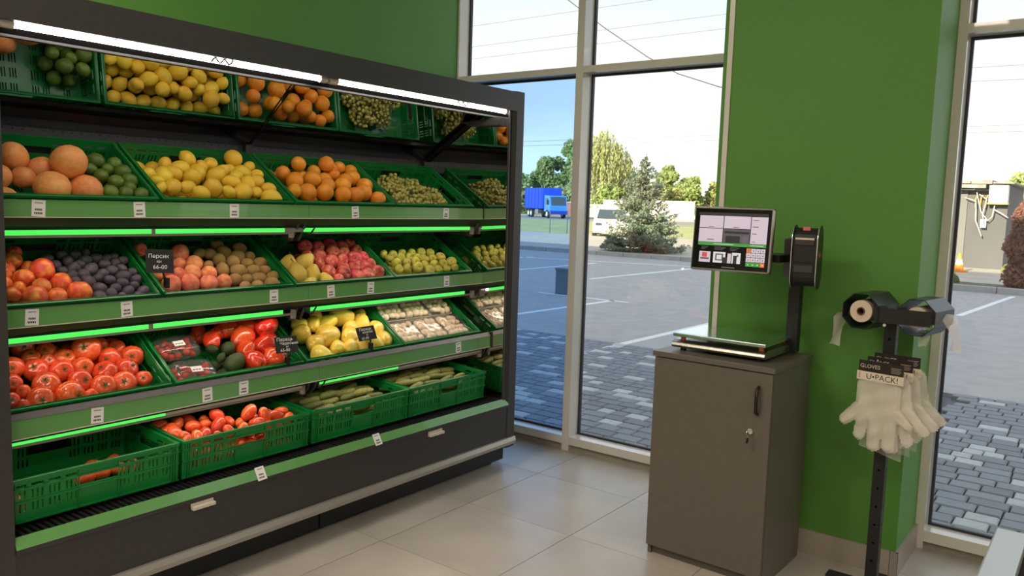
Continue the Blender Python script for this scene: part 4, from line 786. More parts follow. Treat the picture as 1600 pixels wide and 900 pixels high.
# grapes: bunches of joined berries
gs = MB(); gs.rot(lambda t, p: (.5 * S(t), .54 * Cc(t)), 8, 6)
def bunch(mtx, lx, ly, lz, n, label, seed):
    rg = random.Random(seed); b = MB(); k = 0; pts = []
    while len(pts) < n and k < n * 40:
        k += 1
        p = Vector((rg.uniform(-1, 1), rg.uniform(-1, 1), rg.uniform(-1, 1)))
        if not .35 < p.length < 1: continue
        taper = 1 - .35 * max(0, p.x); q = Vector((p.x * lx, p.y * ly * taper, p.z * lz * taper))
        if all((q - o).length > .0175 for o in pts): pts.append(q)
    for q in pts:
        m = Matrix.Translation(q) @ Euler((rg.uniform(0, 6), rg.uniform(0, 6), 0)).to_matrix().to_4x4() @ Matrix.Scale(rg.uniform(.0185, .0225), 4)
        b.add([m @ Vector(v) for v in gs.v], gs.f, 0, True)
    t = thing('grape_bunch', label, 'grapes', group='green grape bunches'); t.matrix_world = mtx
    o = b.obj('grapes', FM['grape'], t); o['kind'] = 'stuff'
    s_ = MB(); s_.tube([(-lx * .4, 0, 0), (-lx, 0, lz * .3), (-lx * 1.15, .005, lz * .9)], .0025, 5); s_.obj('stem', M_STEM, t)
M0 = tier_mtx(1, 3)
for i, (u, v, w_, a, lx, n, lab) in enumerate((
    (.125, .085, -.055, 10, .085, 80, 'green grape bunch leaning on the oranges at the front rim'),
    (.265, .080, -.055, -8, .085, 84, 'green grape bunch in the middle of the front rim'),
    (.395, .085, -.055, 15, .085, 80, 'green grape bunch nearest the end mirror at the front rim'),
    (.15, .185, -.055, 160, .085, 80, 'green grape bunch behind the one touching the oranges'),
    (.30, .190, -.050, 185, .090, 84, 'green grape bunch heaped highest in the grape crate'),
    (.43, .165, -.070, 200, .075, 66, 'small green grape bunch low beside the bare crate side'),
    (.22, .285, -.062, 10, .085, 74, 'green grape bunch at the crate back behind the highest one'),
    (.36, .270, -.070, 30, .075, 64, 'green grape bunch at the crate back nearer the end mirror'))):
    bunch(M0 @ Matrix.Translation((u, v, w_)) @ Matrix.Rotation(R(a), 4, 'Z'), lx, .058, .055, n, lab, 40 + i)
# pickling cucumbers
cu = MB(); pts = [(-.5, 0, 0), (-.46, 0, .004), (-.3, 0, .02), (0, 0, .035), (.3, 0, .02), (.46, 0, .004), (.5, 0, 0)]
cu.tube(pts, [.03, .085, .125, .135, .125, .085, .03], 9); CUC = cu.mesh('cucumber', FM['cucumber'])
for ci, u0, u1, ph in ((2, .05, .50, 'cucumber crate beside the tomatoes'), (3, .05, .52, 'far end cucumber crate')):
    M0 = tier_mtx(4, ci)
    for r, (v, w_, n) in enumerate(((.050, -.050, 4), (.095, -.036, 4), (.145, -.028, 4), (.20, -.022, 4), (.255, -.028, 4), (.31, -.035, 4), (.075, -.085, 4), (.17, -.08, 4), (.27, -.08, 4))):
        for i in range(n):
            u = u0 + .055 + (u1 - u0 - .09) * (i + .5 * (r % 2) * .6) / (n - .6); ln = rf.uniform(.105, .135)
            m = M0 @ Matrix.Translation((min(max(u, .08), .51), v + rf.uniform(-.006, .006), w_ + rf.uniform(-.004, .006))) @ Euler((rf.uniform(0, 6.28), rf.uniform(-.12, .12), rf.uniform(-.22, .22))).to_matrix().to_4x4() @ Matrix.Diagonal((ln, ln * 1.15, ln * 1.15, 1))
            if r < 6: lab = 'pickling cucumber %s in the %s row, %s' % (ordinal(i, n), ROWN[r] if r < 5 else 'back', ph); grp = ph
            else: lab = 'buried pickling cucumber below the top layer, %s' % ph; grp = 'buried, ' + ph
            o = put(CUC, 'cucumber', None, m); tag(o, lab, 'cucumber', grp)
# the almost empty crate: a few tomatoes
M0 = tier_mtx(4, 0)
for i, (u, v, d, k) in enumerate(((.315, .15, .062, 'plum_tomato'), (.375, .165, .062, 'plum_tomato'), (.44, .17, .062, 'plum_tomato'), (.39, .235, .06, 'plum_tomato'), (.045, .06, .07, 'tomato'), (.50, .16, .058, 'plum_tomato'), (.47, .25, .058, 'plum_tomato'))):
    if k == 'tomato': lab = 'round red tomato at the near end of the almost empty crate'
    elif i in (3, 6): lab = 'plum tomato in the rear pair of the almost empty crate, %s one' % ('nearer' if i == 3 else 'farther')
    else: lab = 'plum tomato %s from left in the front row of the almost empty crate' % ordinal((0, 1, 2, 0, 0, 3, 0)[i], 5)
    fruit(k, M0 @ Matrix.Translation((u, v, -.15 + .0125 + d * .43)) @ Matrix.Rotation(R(90), 4, 'Y') @ Matrix.Rotation(.4 * i, 4, 'X'), d, lab, 'tomatoes in the almost empty crate')
# cherry tomato punnets
def punnet(mtx, label, which):
    t = thing('tomato_punnet', label, 'punnet', group='clear tomato punnets'); t.matrix_world = mtx
    def shell(lv):
        b = MB(); n = 20; vs = []
        for hx, hy, z in lv:
            for i in range(n):
                a = 2 * PI * i / n; c, s_ = Cc(a), S(a); vs.append((hx * math.copysign(abs(c) ** .45, c), hy * math.copysign(abs(s_) ** .45, s_), z))
        for j in range(len(lv) - 1):
            b.add([], [], 0)
        fs = [(j * n + i, j * n + (i + 1) % n, (j + 1) * n + (i + 1) % n, (j + 1) * n + i) for j in range(len(lv) - 1) for i in range(n)]
        fs.append(tuple((len(lv) - 1) * n + i for i in range(n))); b.add(vs, fs, 0, True); return b
    shell([(.094, .060, .034), (.092, .058, .034), (.086, .052, .004), (.080, .046, .001)]).obj('tray', M_PLAST, t)
    shell([(.095, .061, .035), (.091, .057, .038), (.088, .054, .055), (.070, .040, .066)]).obj('lid', M_PLAST, t)
    b = MB(); b.box((-.020, -.016, .0665), (.026, .010, .0675)); 
    for q in range(3): b.box((-.015 + .012 * q, -.008, .0675), (-.006 + .012 * q, -.004, .0678), 1)
    b.obj('label', [M_WHITE, M_INK], t)
    for j in range(3):
        for i in range(5):
            d = .029; x = -.062 + .031 * i + rf.uniform(-.002, .002); y = -.030 + .030 * j; z = .018 + (.018 if (i + j) % 3 == 0 else 0.003) + (.008 if j == 1 else 0)
            fruit('cherry_tomato', mtx @ Matrix.Translation((x, y, z)) @ orient('orange'), d, 'cherry tomato %s in the %s row inside the %s punnet' % (ordinal(i, 5), ROWN[j], which), 'cherry tomatoes in the %s punnet' % which)
M0 = tier_mtx(3, 1)
punnet(M0 @ Matrix.Translation((.135, .095, -.095)) @ Matrix.Rotation(R(-3), 4, 'Z') @ Matrix.Rotation(R(8), 4, 'X'), 'clear plastic punnet of cherry tomatoes at the crate front', 'front')
punnet(M0 @ Matrix.Translation((.120, .225, -.075)) @ Matrix.Rotation(R(3), 4, 'Z') @ Matrix.Rotation(R(4), 4, 'X'), 'clear plastic punnet of cherry tomatoes behind the other punnet', 'rear')
# mushrooms under film
M_TRAY = mat('mushroom_tray', (.62, .60, .55), .5)
M0 = tier_mtx(3, 3)
for j in range(2):
    for i in range(3):
        m = M0 @ Matrix.Translation((.115 + .178 * i, .105 + .172 * j, -.085 + .012 * j)) @ Matrix.Rotation(R(rf.uniform(-3, 3)), 4, 'Z')
        col = ['near the yellow peppers', 'in the middle', 'next to the end mirror'][i]; rw = ['front', 'rear'][j]
        t = thing('mushroom_pack', '%s tray of white mushrooms under film, %s' % (rw, col), 'mushroom pack', group='film wrapped mushroom packs'); t.matrix_world = m
        b = MB(); hx, hy = .083, .078
        for lo, hi in (((-hx, -hy, 0), (hx, hy, .003)), ((-hx, -hy, .003), (-hx + .003, hy, .045)), ((hx - .003, -hy, .003), (hx, hy, .045)), ((-hx + .003, -hy, .003), (hx - .003, -hy + .003, .045)), ((-hx + .003, hy - .003, .003), (hx - .003, hy, .045))): b.box(lo, hi)
        b.obj('tray', M_TRAY, t)
        b = MB(); n = 12; vs = []
        rg = random.Random(70 + i + 3 * j)
        for q in range(n + 1):
            for r in range(n + 1):
                x = -1 + 2 * q / n; y = -1 + 2 * r / n; e = min(1, 5 * min(1 - abs(x), 1 - abs(y)))
                vs.append((x * (hx + .002), y * (hy + .002), .040 + .038 * e ** .5 + .004 * rg.random() * e))
        b.add(vs, [(q * (n + 1) + r, (q + 1) * (n + 1) + r, (q + 1) * (n + 1) + r + 1, q * (n + 1) + r + 1) for q in range(n) for r in range(n)], 0, True); b.obj('film', M_FILM, t)
        for q in range(4):
            for r in range(4):
                d = rf.uniform(.037, .044)
                fruit('mushroom', m @ Matrix.Translation((-.057 + .038 * q + rf.uniform(-.003, .003), -.053 + .0355 * r + rf.uniform(-.003, .003), .048 + rf.uniform(-.002, .010))) @ Euler((rf.uniform(-.6, .6), rf.uniform(-.6, .6), 0)).to_matrix().to_4x4(), d,
                      'white mushroom capped under film in the %s tray %s' % (rw, col), 'mushrooms in the %s tray %s' % (rw, col))
# chalkboard signs on clips
def chalk_sign(label, o, u, up, wd, ht, lines, clip, roll=0):
    u = Vector(u).normalized(); up = Vector(up); up = (up - u * up.dot(u)).normalized(); n = u.cross(up)
    m = basis(u, up, n, o) @ Matrix.Rotation(R(roll), 4, 'Z')
    t = thing('chalk_sign', label, 'price sign', group='chalkboard price signs'); t.matrix_world = m
    b = MB(); b.box((-wd / 2, -ht / 2, -.002), (wd / 2, ht / 2, 0)); b.obj('board', M_BOARD, t)
    for body, x, y, s_ in lines: text_mesh(body, s_, M_CHALK, 'chalk_lettering', t, Matrix.Translation((x, y, .0006)), .1)
    if clip:
        inv = m.inverted(); a = inv @ Vector(clip); b = MB(); b.tube([(wd * .1, -ht * .4, -.004), (wd * .15, -ht * .6, -.006), (a.x, a.y + .02, a.z)], .004, 6)
        b.obj('stalk', M_BLACK, t)
        b = MB(); mc = inv @ Matrix.Translation(clip); b.box((-.010, -.008, -.012), (.010, .008, .026), mtx=mc); b.obj('clip', M_BLACK, t, bevel=.002)
chalk_sign('black chalk price sign lettered for peaches at the crate corner', (-2.815, 1.594, 1.243), (.22, .97, -.03), (-.25, .05, .97), .098, .088,
           [('Персик', -.041, .012, .0205), ('ки', -.012, -.006, .016), ('66-00', -.026, -.029, .022)], (-2.850, 1.640, 1.150), -1)
chalk_sign('black chalk price sign clipped in front of the red peppers', (-2.775, 2.130, .872), (.25, .95, .03), (-.35, .1, .93), .098, .070,
           [('Перець', -.042, .016, .020), ('Червоний', -.030, .000, .017), ('кг', -.004, -.013, .013), ('65-00', -.030, -.029, .018)], (-2.782, 2.140, .790), -2)
chalk_sign('black chalk price sign tilted in front of the yellow peppers', (-2.785, 2.592, .868), (.15, .97, .06), (-.45, -.48, .75), .100, .066,
           [('Перець', -.036, .014, .019), ('жовтий', -.022, .000, .016), ('кг', -.004, -.012, .012), ('65-00', -.034, -.028, .017)], (-2.782, 2.618, .795), 0)
# ================================================================ cabinet with the label scale
cb = thing('storage_cabinet', 'taupe laminate one-door cabinet standing against the green column', 'cabinet', (-1.541, 3.080, 0), (0, 0, R(-1.4)))
cw, cd, chh = .520, .432, .895
b = MB(); b.box((0.004, .018, 0), (.020, cd, chh - .022)); b.box((cw - .020, .018, 0), (cw - .004, cd, chh - .022)); b.box((.02, cd - .01, .03), (cw - .02, cd, chh - .022)); b.box((.02, .018, .05), (cw - .02, cd - .01, .066)); b.obj('carcass', M_CAB, cb)
boxo('plinth', (.020, .030, 0), (cw - .020, .046, .05), M_CAB, cb)
boxo('worktop', (-.004, -.008, chh - .022), (cw + .004, cd, chh), M_CAB, cb, bevel=.002)
dr = boxo('door', (.004, 0, .042), (cw - .006, .017, chh - .026), M_CAB, cb, bevel=.0015)
b = MB(); hx, z0, z1 = cw - .062, chh - .200, chh - .072
n = 14; out = []
for i in range(n):
    a = math.pi * i / (n - 1); out.append((hx + .012 * math.cos(a), z1 - .012 + .012 * math.sin(a)))
for i in range(n):
    a = math.pi + math.pi * i / (n - 1); out.append((hx + .012 * math.cos(a), z0 + .012 + .012 * math.sin(a)))
b.prism([(x, -.001, z) for x, z in out], (0, -.003, 0)); b.obj('recess_plate', M_CAB, dr)
b = MB(); b.tube([(hx + .004, -.002, z1 - .010), (hx + .004, -.020, z1 - .018), (hx + .004, -.024, (z0 + z1) / 2), (hx + .004, -.020, z0 + .018), (hx + .004, -.002, z0 + .010)], .0068, 8)
b.obj('handle', mat('dark_bronze', (.035, .022, .016), .35, .5), dr)
b = MB(); kx, kz = cw - .080, chh - .262
b.cyl((kx, 0, kz), (kx, -.009, kz), .011, n=14); b.cyl((kx, -.009, kz), (kx, -.012, kz), .008, n=14); b.obj('lock', M_CHROME, dr)
b = MB(); b.box((kx - .001, -.030, kz - .006), (kx + .001, -.011, kz + .006)); b.cyl((kx - .0012, -.034, kz), (kx + .0012, -.034, kz), .0105, n=12)
b.tube([(kx, -.034, kz - .010), (kx + .002, -.034, kz - .018), (kx - .002, -.030, kz - .026)], .0012, 5); b.obj('key', M_CHROME, dr)
b = MB(); b.cyl((kx - .004, -.026, kz - .034), (kx - .001, -.026, kz - .034), .012, .011, n=12); b.obj('key_tag', mat('dark_leather', (.05, .025, .015), .6), dr)
# ---- scale
sc = thing('label_scale', 'steel label printing scale with touch screen standing on the cabinet', 'scale', (-1.285, 3.33, chh), (0, 0, R(-1.0)))
M_SSTEEL = mat('satin_steel', (.42, .39, .35), .28, .95, ((.36, .34, .31), 60, .3, .7))
b = MB(); prof = [(-.185, .014), (-.196, .022), (-.190, .036), (-.165, .046), (.165, .046), (.165, .014)]
b.prism([(-.205, y, z) for y, z in prof], (.405, 0, 0)); b.obj('scale_body', M_SSTEEL, sc, bevel=.003)
for x in (-.17, .16):
    for y in (-.15, .13):
        b = MB(); b.cyl((x, y, 0), (x, y, .015), .013, n=10); b.obj('foot', M_BLACK, sc)
M_RUB = mat('orange_rubber', (.55, .14, .04), .6)
for x in (-.165, .175):
    for y in (-.165, .10):
        b = MB(); b.cyl((x, y, .045), (x, y, .062), .011, n=10); b.obj('platter_support', M_RUB, sc)
b = MB(); b.box((-.198, -.200, .062), (.204, .115, .078)); b.obj('weighing_platter', mat('platter_steel', (.70, .80, .84), .16, 1.0), sc, bevel=.004)
b = MB(); b.box((.180, .090, .01), (.228, .135, .33)); b.obj('pole', M_BLACKM, sc, bevel=.003)
b = MB(); b.box((.150, .085, .325), (.210, .140, .492)); b.obj('pole_head', mat('pole_grey', (.16, .145, .13), .5), sc, bevel=.004)
b = MB(); b.box((.02, -.07, .395), (.190, .118, .425)); b.obj('screen_arm', M_BLACK, sc)
# printer drum: stadium outline in y-z, extruded along x
def stadium(hy, hz, n=12):
    o = []
    for i in range(n + 1):
        a = math.pi * i / n; o.append((hy * math.cos(a), hz - hy + hy * math.sin(a)))
    for i in range(n + 1):
        a = math.pi + math.pi * i / n; o.append((hy * math.cos(a), -hz + hy + hy * math.sin(a)))
    return o
pr_c = Vector((.268, .015, .421))
MP = Matrix.Translation(pr_c) @ Matrix.Rotation(R(8), 4, 'Z')
b = MB(); b.prism([MP @ Vector((-.046, y, z)) for y, z in stadium(.052, .118)], MP.to_3x3() @ Vector((.092, 0, 0))); pd = b.obj('printer_drum', M_BLACKM, sc)
for x in (-.051, .046):
    b = MB(); st = stadium(.062, .130); b.prism([MP @ Vector((x, y, z)) for y, z in st], MP.to_3x3() @ Vector((.006, 0, 0))); b.obj('drum_cheek', M_BLACK, sc)
    b = MB(); b.tube([MP @ Vector((x + .003, y, z)) for y, z in st + st[:1]], .0026, 6); b.obj('chrome_rim', M_CHROME, sc)
for z, dz, col in ((.075, .004, M_CREAM), (.060, .009, mat('smoked_panel', (.05, .043, .04), .3)), (-.045, .014, MATS['smoked_panel']), (-.018, .002, M_BLACK)):
    b = MB(); b.box((-.036, -.0575, z - dz), (.036, -.050, z + dz), mtx=MP); b.obj('printer_slot', col, pd)
b = MB(); b.box((-.014, -.030, .106), (.014, -.020, .122), mtx=MP); b.obj('release_button', mat('salmon_button', (.65, .16, .12), .5), pd)
b = MB(); b.box((.050, -.020, .002), (.0545, -.002, .020), mtx=MP); b.obj('side_sticker', M_RUB, pd)
# touch screen
ms = Matrix.Translation((.006, -.130, .481)) @ Matrix.Rotation(R(4.0), 4, 'Z') @ Matrix.Rotation(R(-4.9), 4, 'X')
dsp = bpy.data.objects.new('display', None); link(dsp, sc); dsp.matrix_local = ms
hw, hh = .1675, .1335
b = MB(); b.box((-hw, 0, -hh), (hw, .034, hh)); b.obj('display_housing', M_SSTEEL, dsp, bevel=.010)
b = MB(); b.box((-hw + .009, -.0015, -hh + .009), (hw - .009, .001, hh - .009)); b.obj('screen_glass', mat('screen_black', (.006, .006, .007), .12), dsp)
def em(name, c, s=1.0): return mat(name, (0, 0, 0), .3, emit=c, emit_s=s)
E_W = em('screen_white', (.52, .43, .47)); E_G = em('screen_green', (.055, .26, .045)); E_D = em('screen_dark', (.030, .026, .026)); E_O = em('screen_orange', (.62, .17, .04)); E_R = em('screen_red', (.55, .07, .05)); E_K = em('screen_grey', (.10, .085, .09)); E_T = em('screen_text', (.12, .10, .11)); E_L = em('screen_light', (.60, .56, .56))
SMATS = [E_W, E_G, E_D, E_O, E_R, E_K, E_T, E_L]
s = MB()
def q(x0, y0, x1, y1, m, lay=1):   # screen rectangle in percent of the glass, from the top left
    X = lambda v: -hw + .016 + (2 * hw - .032) * v / 100; Z = lambda v: hh - .016 - (2 * hh - .032) * v / 100
    y = -.0015 - .00025 * lay; s.box((X(x0), y, Z(y1)), (X(x1), y + .0002, Z(y0)), m)
q(2, 4, 98, 9, 2)
q(4, 9.5, 37.5, 31, 0); q(38.5, 9.5, 75, 31, 0); q(4, 32, 37.5, 56, 0); q(38.5, 32, 75, 56, 5); q(76, 9.5, 98, 56, 0)
q(40, 36, 74, 40, 2, 2); q(42, 44, 62, 56, 2, 2); q(66, 44, 73, 56, 6, 2)
for x0, y0, x1, y1 in ((17, 28.5, 25, 29.5), (52, 28.5, 60, 29.5), (16, 51, 26, 52.5), (79, 15, 86, 16), (78, 26, 86, 27.5), (78, 38, 84, 39.5), (78, 52, 83, 53)): q(x0, y0, x1, y1, 6, 2)
q(4, 56.5, 98, 62, 1); q(26, 58.6, 54, 59.6, 7, 2); q(77, 58.6, 95, 59.6, 7, 2)
for x0, w_ in ((5, 14), (24, 20), (46, 16)):
    for k in range(3): q(x0 + 4, 64 + 2.2 * k, x0 + w_ - 2 * k, 64.9 + 2.2 * k, 5, 2)
q(7, 73, 23, 92, 0); q(11, 75, 18, 83, 4, 2); q(9, 84, 21, 87, 5, 2)
q(27, 73, 44, 92, 7); q(30, 76, 41, 88, 5, 2); q(32, 78, 39, 86, 7, 3); q(40, 82, 47, 92, 2, 3)
q(47, 75, 52, 92, 0); q(53, 73, 65, 92, 7); q(55, 78, 60, 92, 2, 2); q(60, 76, 62, 80, 5, 2)
for r_ in range(4):
    for c_ in range(4):
        m = 0
        if (r_, c_) == (0, 0): m = 3
        if r_ == 3: m = 1 if c_ < 3 else 3
        q(72.4 + 6.4 * c_, 64 + 8 * r_, 78.4 + 6.4 * c_ + (.4 if r_ == 3 and c_ < 2 else 0), 71.3 + 8 * r_, m)
        q(74.8 + 6.4 * c_, 67 + 8 * r_, 76.4 + 6.4 * c_, 68.8 + 8 * r_, 5 if r_ < 3 else 7, 2)
q(40, 98.5, 58, 100.5, 5)
so = s.obj('screen', SMATS, dsp)
# the scale holds thing > display > housing/screen: two levels of parts
# ================================================================ bag roll and glove stand
gx, gy = -.688, 3.400
st = thing('bag_roll_stand', 'black steel floor stand with two bag roll holders beside the column', 'bag stand', (gx, gy, 0))
b = MB(); n = 0; hs = [(.018, .026, z, z + .008) for z in [.10 + .075 * k for k in range(13)]]
b.perf((-.022, -.022, .012), (1, 0, 0), (0, 0, 1), (0, 1, 0), .044, 1.075, .003, hs); b.box((-.022, .019, .012), (.022, .022, 1.087))
b.perf((.019, -.019, .012), (0, 1, 0), (0, 0, 1), (1, 0, 0), .038, 1.075, .003, [(.015, .023, z, z + .008) for z in [.10 + .075 * k for k in range(13)]]); b.box((-.022, -.019, .012), (-.019, .019, 1.087)); b.obj('pole', M_BLACKM, st)
b = MB(); b.box((-.035, -.20, 0), (.035, .13, .012)); b.obj('foot_plate', M_BLACKM, st); b = MB(); b.box((-.17, -.028, .0), (.17, .028, .0118)); b.obj('foot_plate', M_BLACKM, st)
b = MB(); b.box((-.030, -.105, 1.088), (.150, -.101, 1.145)); b.box((-.045, -.105, 1.086), (-.030, .05, 1.150)); b.box((-.03, -.10, 1.086), (.03, .03, 1.092)); b.obj('cross_arm', M_BLACKM, st)
b = MB(); b.cyl((-.004, -.105, 1.080), (-.004, -.112, 1.080), .006, n=10); b.obj('bolt', M_CHROME, st)
M_PANEL = mat('satin_black_sheet', (.030, .032, .036), .30, .3)
def octo(cx, y0, cz, ln, yaw, name):
    m = Matrix.Translation((cx, y0, cz)) @ Matrix.Rotation(R(yaw), 4, 'Z')
    ho = bpy.data.objects.new(name, None); link(ho, st); ho.matrix_local = m
    ra = .074
    for k in range(8):
        a0 = math.pi / 8 + k * math.pi / 4; a1 = a0 + math.pi / 4
        if k == 3: pass
        p = [Vector((ra * math.cos(a0), 0, ra * math.sin(a0))), Vector((ra * math.cos(a1), 0, ra * math.sin(a1))), Vector(((ra - .003) * math.cos(a1), 0, (ra - .003) * math.sin(a1))), Vector(((ra - .003) * math.cos(a0), 0, (ra - .003) * math.sin(a0)))]
        b = MB(); b.prism(p, (0, ln, 0)); b.obj('holder_panel', M_PANEL, ho)
    return ho, m
ho1, m1 = octo(-.098, -.10, 1.122, .20, -9, 'roll_holder')
ho2, m2 = octo(.100, -.10, 1.118, .20, -9, 'roll_holder')
def roll_thing(ho, m, label, r_out, r_in, strip):
    mw = Matrix.Translation((gx, gy, 0)) @ m
    t = thing('bag_roll', label, 'bag roll', group='plastic bag rolls in the stand'); t.matrix_world = mw
    b = MB(); n = 20; y0, y1 = .010, .190; vs = []
    for y, r_ in ((y0, r_in), (y0, r_out), (y1, r_out), (y1, r_in)):
        for i in range(n): vs.append((r_ * math.cos(2 * PI * i / n), y, r_ * math.sin(2 * PI * i / n)))
    b.add(vs, [(j * n + i, j * n + (i + 1) % n, ((j + 1) % 4) * n + (i + 1) % n, ((j + 1) % 4) * n + i) for j in range(4) for i in range(n)])
    b.obj('film_roll', mat('bag_film_roll', (.66, .53, .42), .6), t)
    b = MB(); n = 16; vs = []
    for y, r_ in ((.006, r_in - .004), (.006, r_in - .0003), (.192, r_in - .0003), (.192, r_in - .004)):
        for i in range(n): vs.append((r_ * math.cos(2 * PI * i / n), y, r_ * math.sin(2 * PI * i / n)))
    b.add(vs, [(j * n + i, j * n + (i + 1) % n, ((j + 1) % 4) * n + (i + 1) % n, ((j + 1) % 4) * n + i) for j in range(4) for i in range(n)])
    b.obj('card_core', mat('brown_card', (.12, .07, .04), .8), t)
    b = MB()
    for pts, w0 in strip:
        vs = []; nn = len(pts)
        for i, p in enumerate(pts):
            p = Vector(p[:3]); k = w0 * (1 - .35 * i / (nn - 1)); wv = Vector((.62 + .2 * math.sin(i * 1.3), .75, .1 * math.sin(i * 2.1))) * k
            for c in (-1, -.33, .33, 1): vs.append(p + wv * c + Vector((.006 * math.sin(2.5 * c + i), 0, .004 * math.cos(3 * c))))
        b.add(vs, [(i * 4 + c, i * 4 + c + 1, i * 4 + c + 5, i * 4 + c + 4) for i in range(nn - 1) for c in range(3)], 0, True)
    b.obj('loose_bag_end', M_POLY, t)
roll_thing(ho1, m1, 'white plastic bag roll with its end facing out of the octagonal holder', .043, .016,
           [([(-.044, .045, -.01), (-.066, .045, -.012), (-.088, .045, -.035), (-.098, .040, -.075), (-.104, .036, -.115), (-.110, .032, -.150)], .034)])
roll_thing(ho2, m2, 'white plastic bag roll in the holder nearer the window', .040, .016,
           [([(.040, .12, .01), (.072, .11, .012), (.092, .10, -.004), (.108, .09, -.04), (.116, .088, -.08), (.112, .085, -.120)], .036), ([(.0, .10, -.055), (.004, .10, -.085), (.0, .10, -.118)], .022)])
b = MB(); b.cyl((-.02, -.10, 0), (.02, -.10, 0), .001)
# glove packs hanging on the pole
def inflate(name, prims, bbox, t, m, parent, mtx, step=.004, wob=0):
    """cushion shaped sheet over the union of capsules ((x0,z0,r0),(x1,z1,r1)); both faces, closed rim"""
    x0, x1, z0, z1 = bbox; nx = int((x1 - x0) / step); nz_ = int((z1 - z0) / step)
    def sd(x, z):
        best = -1
        for (ax, az, ar), (bx, bz, br) in prims:
            dx, dz = bx - ax, bz - az; L2 = dx * dx + dz * dz or 1e-9; u = max(0, min(1, ((x - ax) * dx + (z - az) * dz) / L2))
            r_ = ar + (br - ar) * u; best = max(best, (r_ - math.hypot(x - ax - u * dx, z - az - u * dz)) / r_)
        return best
    g = [[sd(x0 + i * step, z0 + j * step) for j in range(nz_ + 1)] for i in range(nx + 1)]
    b = MB(); idx = {}; vs = []
    def vid(i, j, sgn):
        k = (i, j, sgn)
        if k not in idx:
            x = x0 + i * step; z = z0 + j * step; d = max(0, g[i][j]); h = t * math.sqrt(min(1, d * 2.2)) + .0004
            h2 = wob * (math.sin(60 * x + 35 * z) + math.sin(95 * z - 40 * x)) * min(1, d * 3)
            idx[k] = len(vs); vs.append((x, sgn * h + h2, z))
        return idx[k]
    ok = lambda i, j: 0 <= i < nx and 0 <= j < nz_ and max(g[i][j], g[i + 1][j], g[i][j + 1], g[i + 1][j + 1]) > 0 and min(g[i][j], g[i + 1][j], g[i][j + 1], g[i + 1][j + 1]) > -.25
    fs = []
    for i in range(nx):
        for j in range(nz_):
            if not ok(i, j): continue
            fs.append((vid(i, j, -1), vid(i + 1, j, -1), vid(i + 1, j + 1, -1), vid(i, j + 1, -1))); fs.append((vid(i, j, 1), vid(i, j + 1, 1), vid(i + 1, j + 1, 1), vid(i + 1, j, 1)))
            for di, dj, a, c in ((-1, 0, (0, 1), (0, 0)), (1, 0, (1, 0), (1, 1)), (0, -1, (0, 0), (1, 0)), (0, 1, (1, 1), (0, 1))):
                if not ok(i + di, j + dj): fs.append((vid(i + a[0], j + a[1], -1), vid(i + c[0], j + c[1], -1), vid(i + c[0], j + c[1], 1), vid(i + a[0], j + a[1], 1)))
    b.add(vs, fs, 0, True); o = b.obj(name, m, parent); o.matrix_local = mtx; return o
GLOVE = [((-.042, -.030, .036), (-.046, -.140, .036)), ((0, -.030, .045), (0, -.150, .045)), ((.042, -.030, .036), (.046, -.140, .036)),
         ((-.050, -.115, .028), (-.122, -.185, .019)), ((-.046, -.150, .025), (-.062, -.232, .020)), ((-.004, -.160, .026), (-.006, -.262, .022)), ((.046, -.150, .026), (.050, -.255, .022)), ((.070, -.130, .022), (.118, -.165, .016))]
def glove_pack(label, x, y, z, yaw, full=True):
    t = thing('glove_pack', label, 'glove pack', (x, y, z), (0, 0, R(yaw)), 'disposable glove packs on the stand')
    b = MB(); b.box((-.083, -.0015, -.004), (.083, 0, .038)); hd = b.obj('header_card', mat('dark_card', (.022, .014, .012), .5), t)
    boxo('label_strip', (-.087, -.0045, -.037), (.087, -.003, -.004), mat('cream_card', (.72, .62, .50), .6), t)
    RX = Matrix.Rotation(R(90), 4, 'X')
    text_mesh('GLOVES', .021, M_CREAM, 'lettering', t, Matrix.Translation((-.078, -.0018, .010)) @ RX)
    text_mesh('U\u2022PACK!', .031, M_INK, 'lettering', t, Matrix.Translation((-.052, -.0048, -.0315)) @ RX)
    b = MB()
    for k in range(4): b.box((.038, -.0019, .022 - .006 * k), (.075 - .004 * (k % 2), -.0016, .0245 - .006 * k))
    for k in range(5): b.box((-.080, -.0049, -.012 - .0045 * k), (-.074, -.0046, -.0095 - .0045 * k))
    b.obj('small_print', mat('card_print', (.30, .25, .20), .7), t)
    inflate('glove', GLOVE, (-.15, .145, -.30, .02), .011, M_POLY, t, Matrix.Translation((-.006, .008, -.022)), wob=.0022)
    inflate('glove', [((-p[0][0], p[0][1], p[0][2]), (-p[1][0], p[1][1], p[1][2])) for p in GLOVE], (-.145, .15, -.30, .02), .008, M_POLY, t, Matrix.Translation((.022, .026, -.022)) @ Matrix.Rotation(R(-5), 4, 'Y'), .005, .0018)
    b = MB(); n = 10; vs = []
    for i in range(n + 1):
        for j in range(n + 1):
            u = -.076 + .160 * i / n; v = -.030 - (.275 + .03 * i / n) * j / n; vs.append((u, .038 + .004 * math.sin(9 * i / n + 4 * j / n), v))
    b.add(vs, [(i * (n + 1) + j, (i + 1) * (n + 1) + j, (i + 1) * (n + 1) + j + 1, i * (n + 1) + j + 1) for i in range(n) for j in range(n)], 0, True); b.obj('outer_bag', M_BAGP, t)
    return t
glove_pack('front pack of clear gloves with dark header card on the black stand', -.682, 3.245, .905, -10)
glove_pack('second pack of clear gloves hanging just behind the front pack', -.662, 3.295, .915, -6)
glove_pack('rear pack of clear gloves hanging closest to the pole', -.648, 3.345, .925, -3)
b = MB(); b.tube([(-.006, -.018, .948), (-.006, -.10, .946), (-.006, -.160, .944), (-.006, -.168, .955)], .003, 6); b.obj('hook', M_CHROME, st)
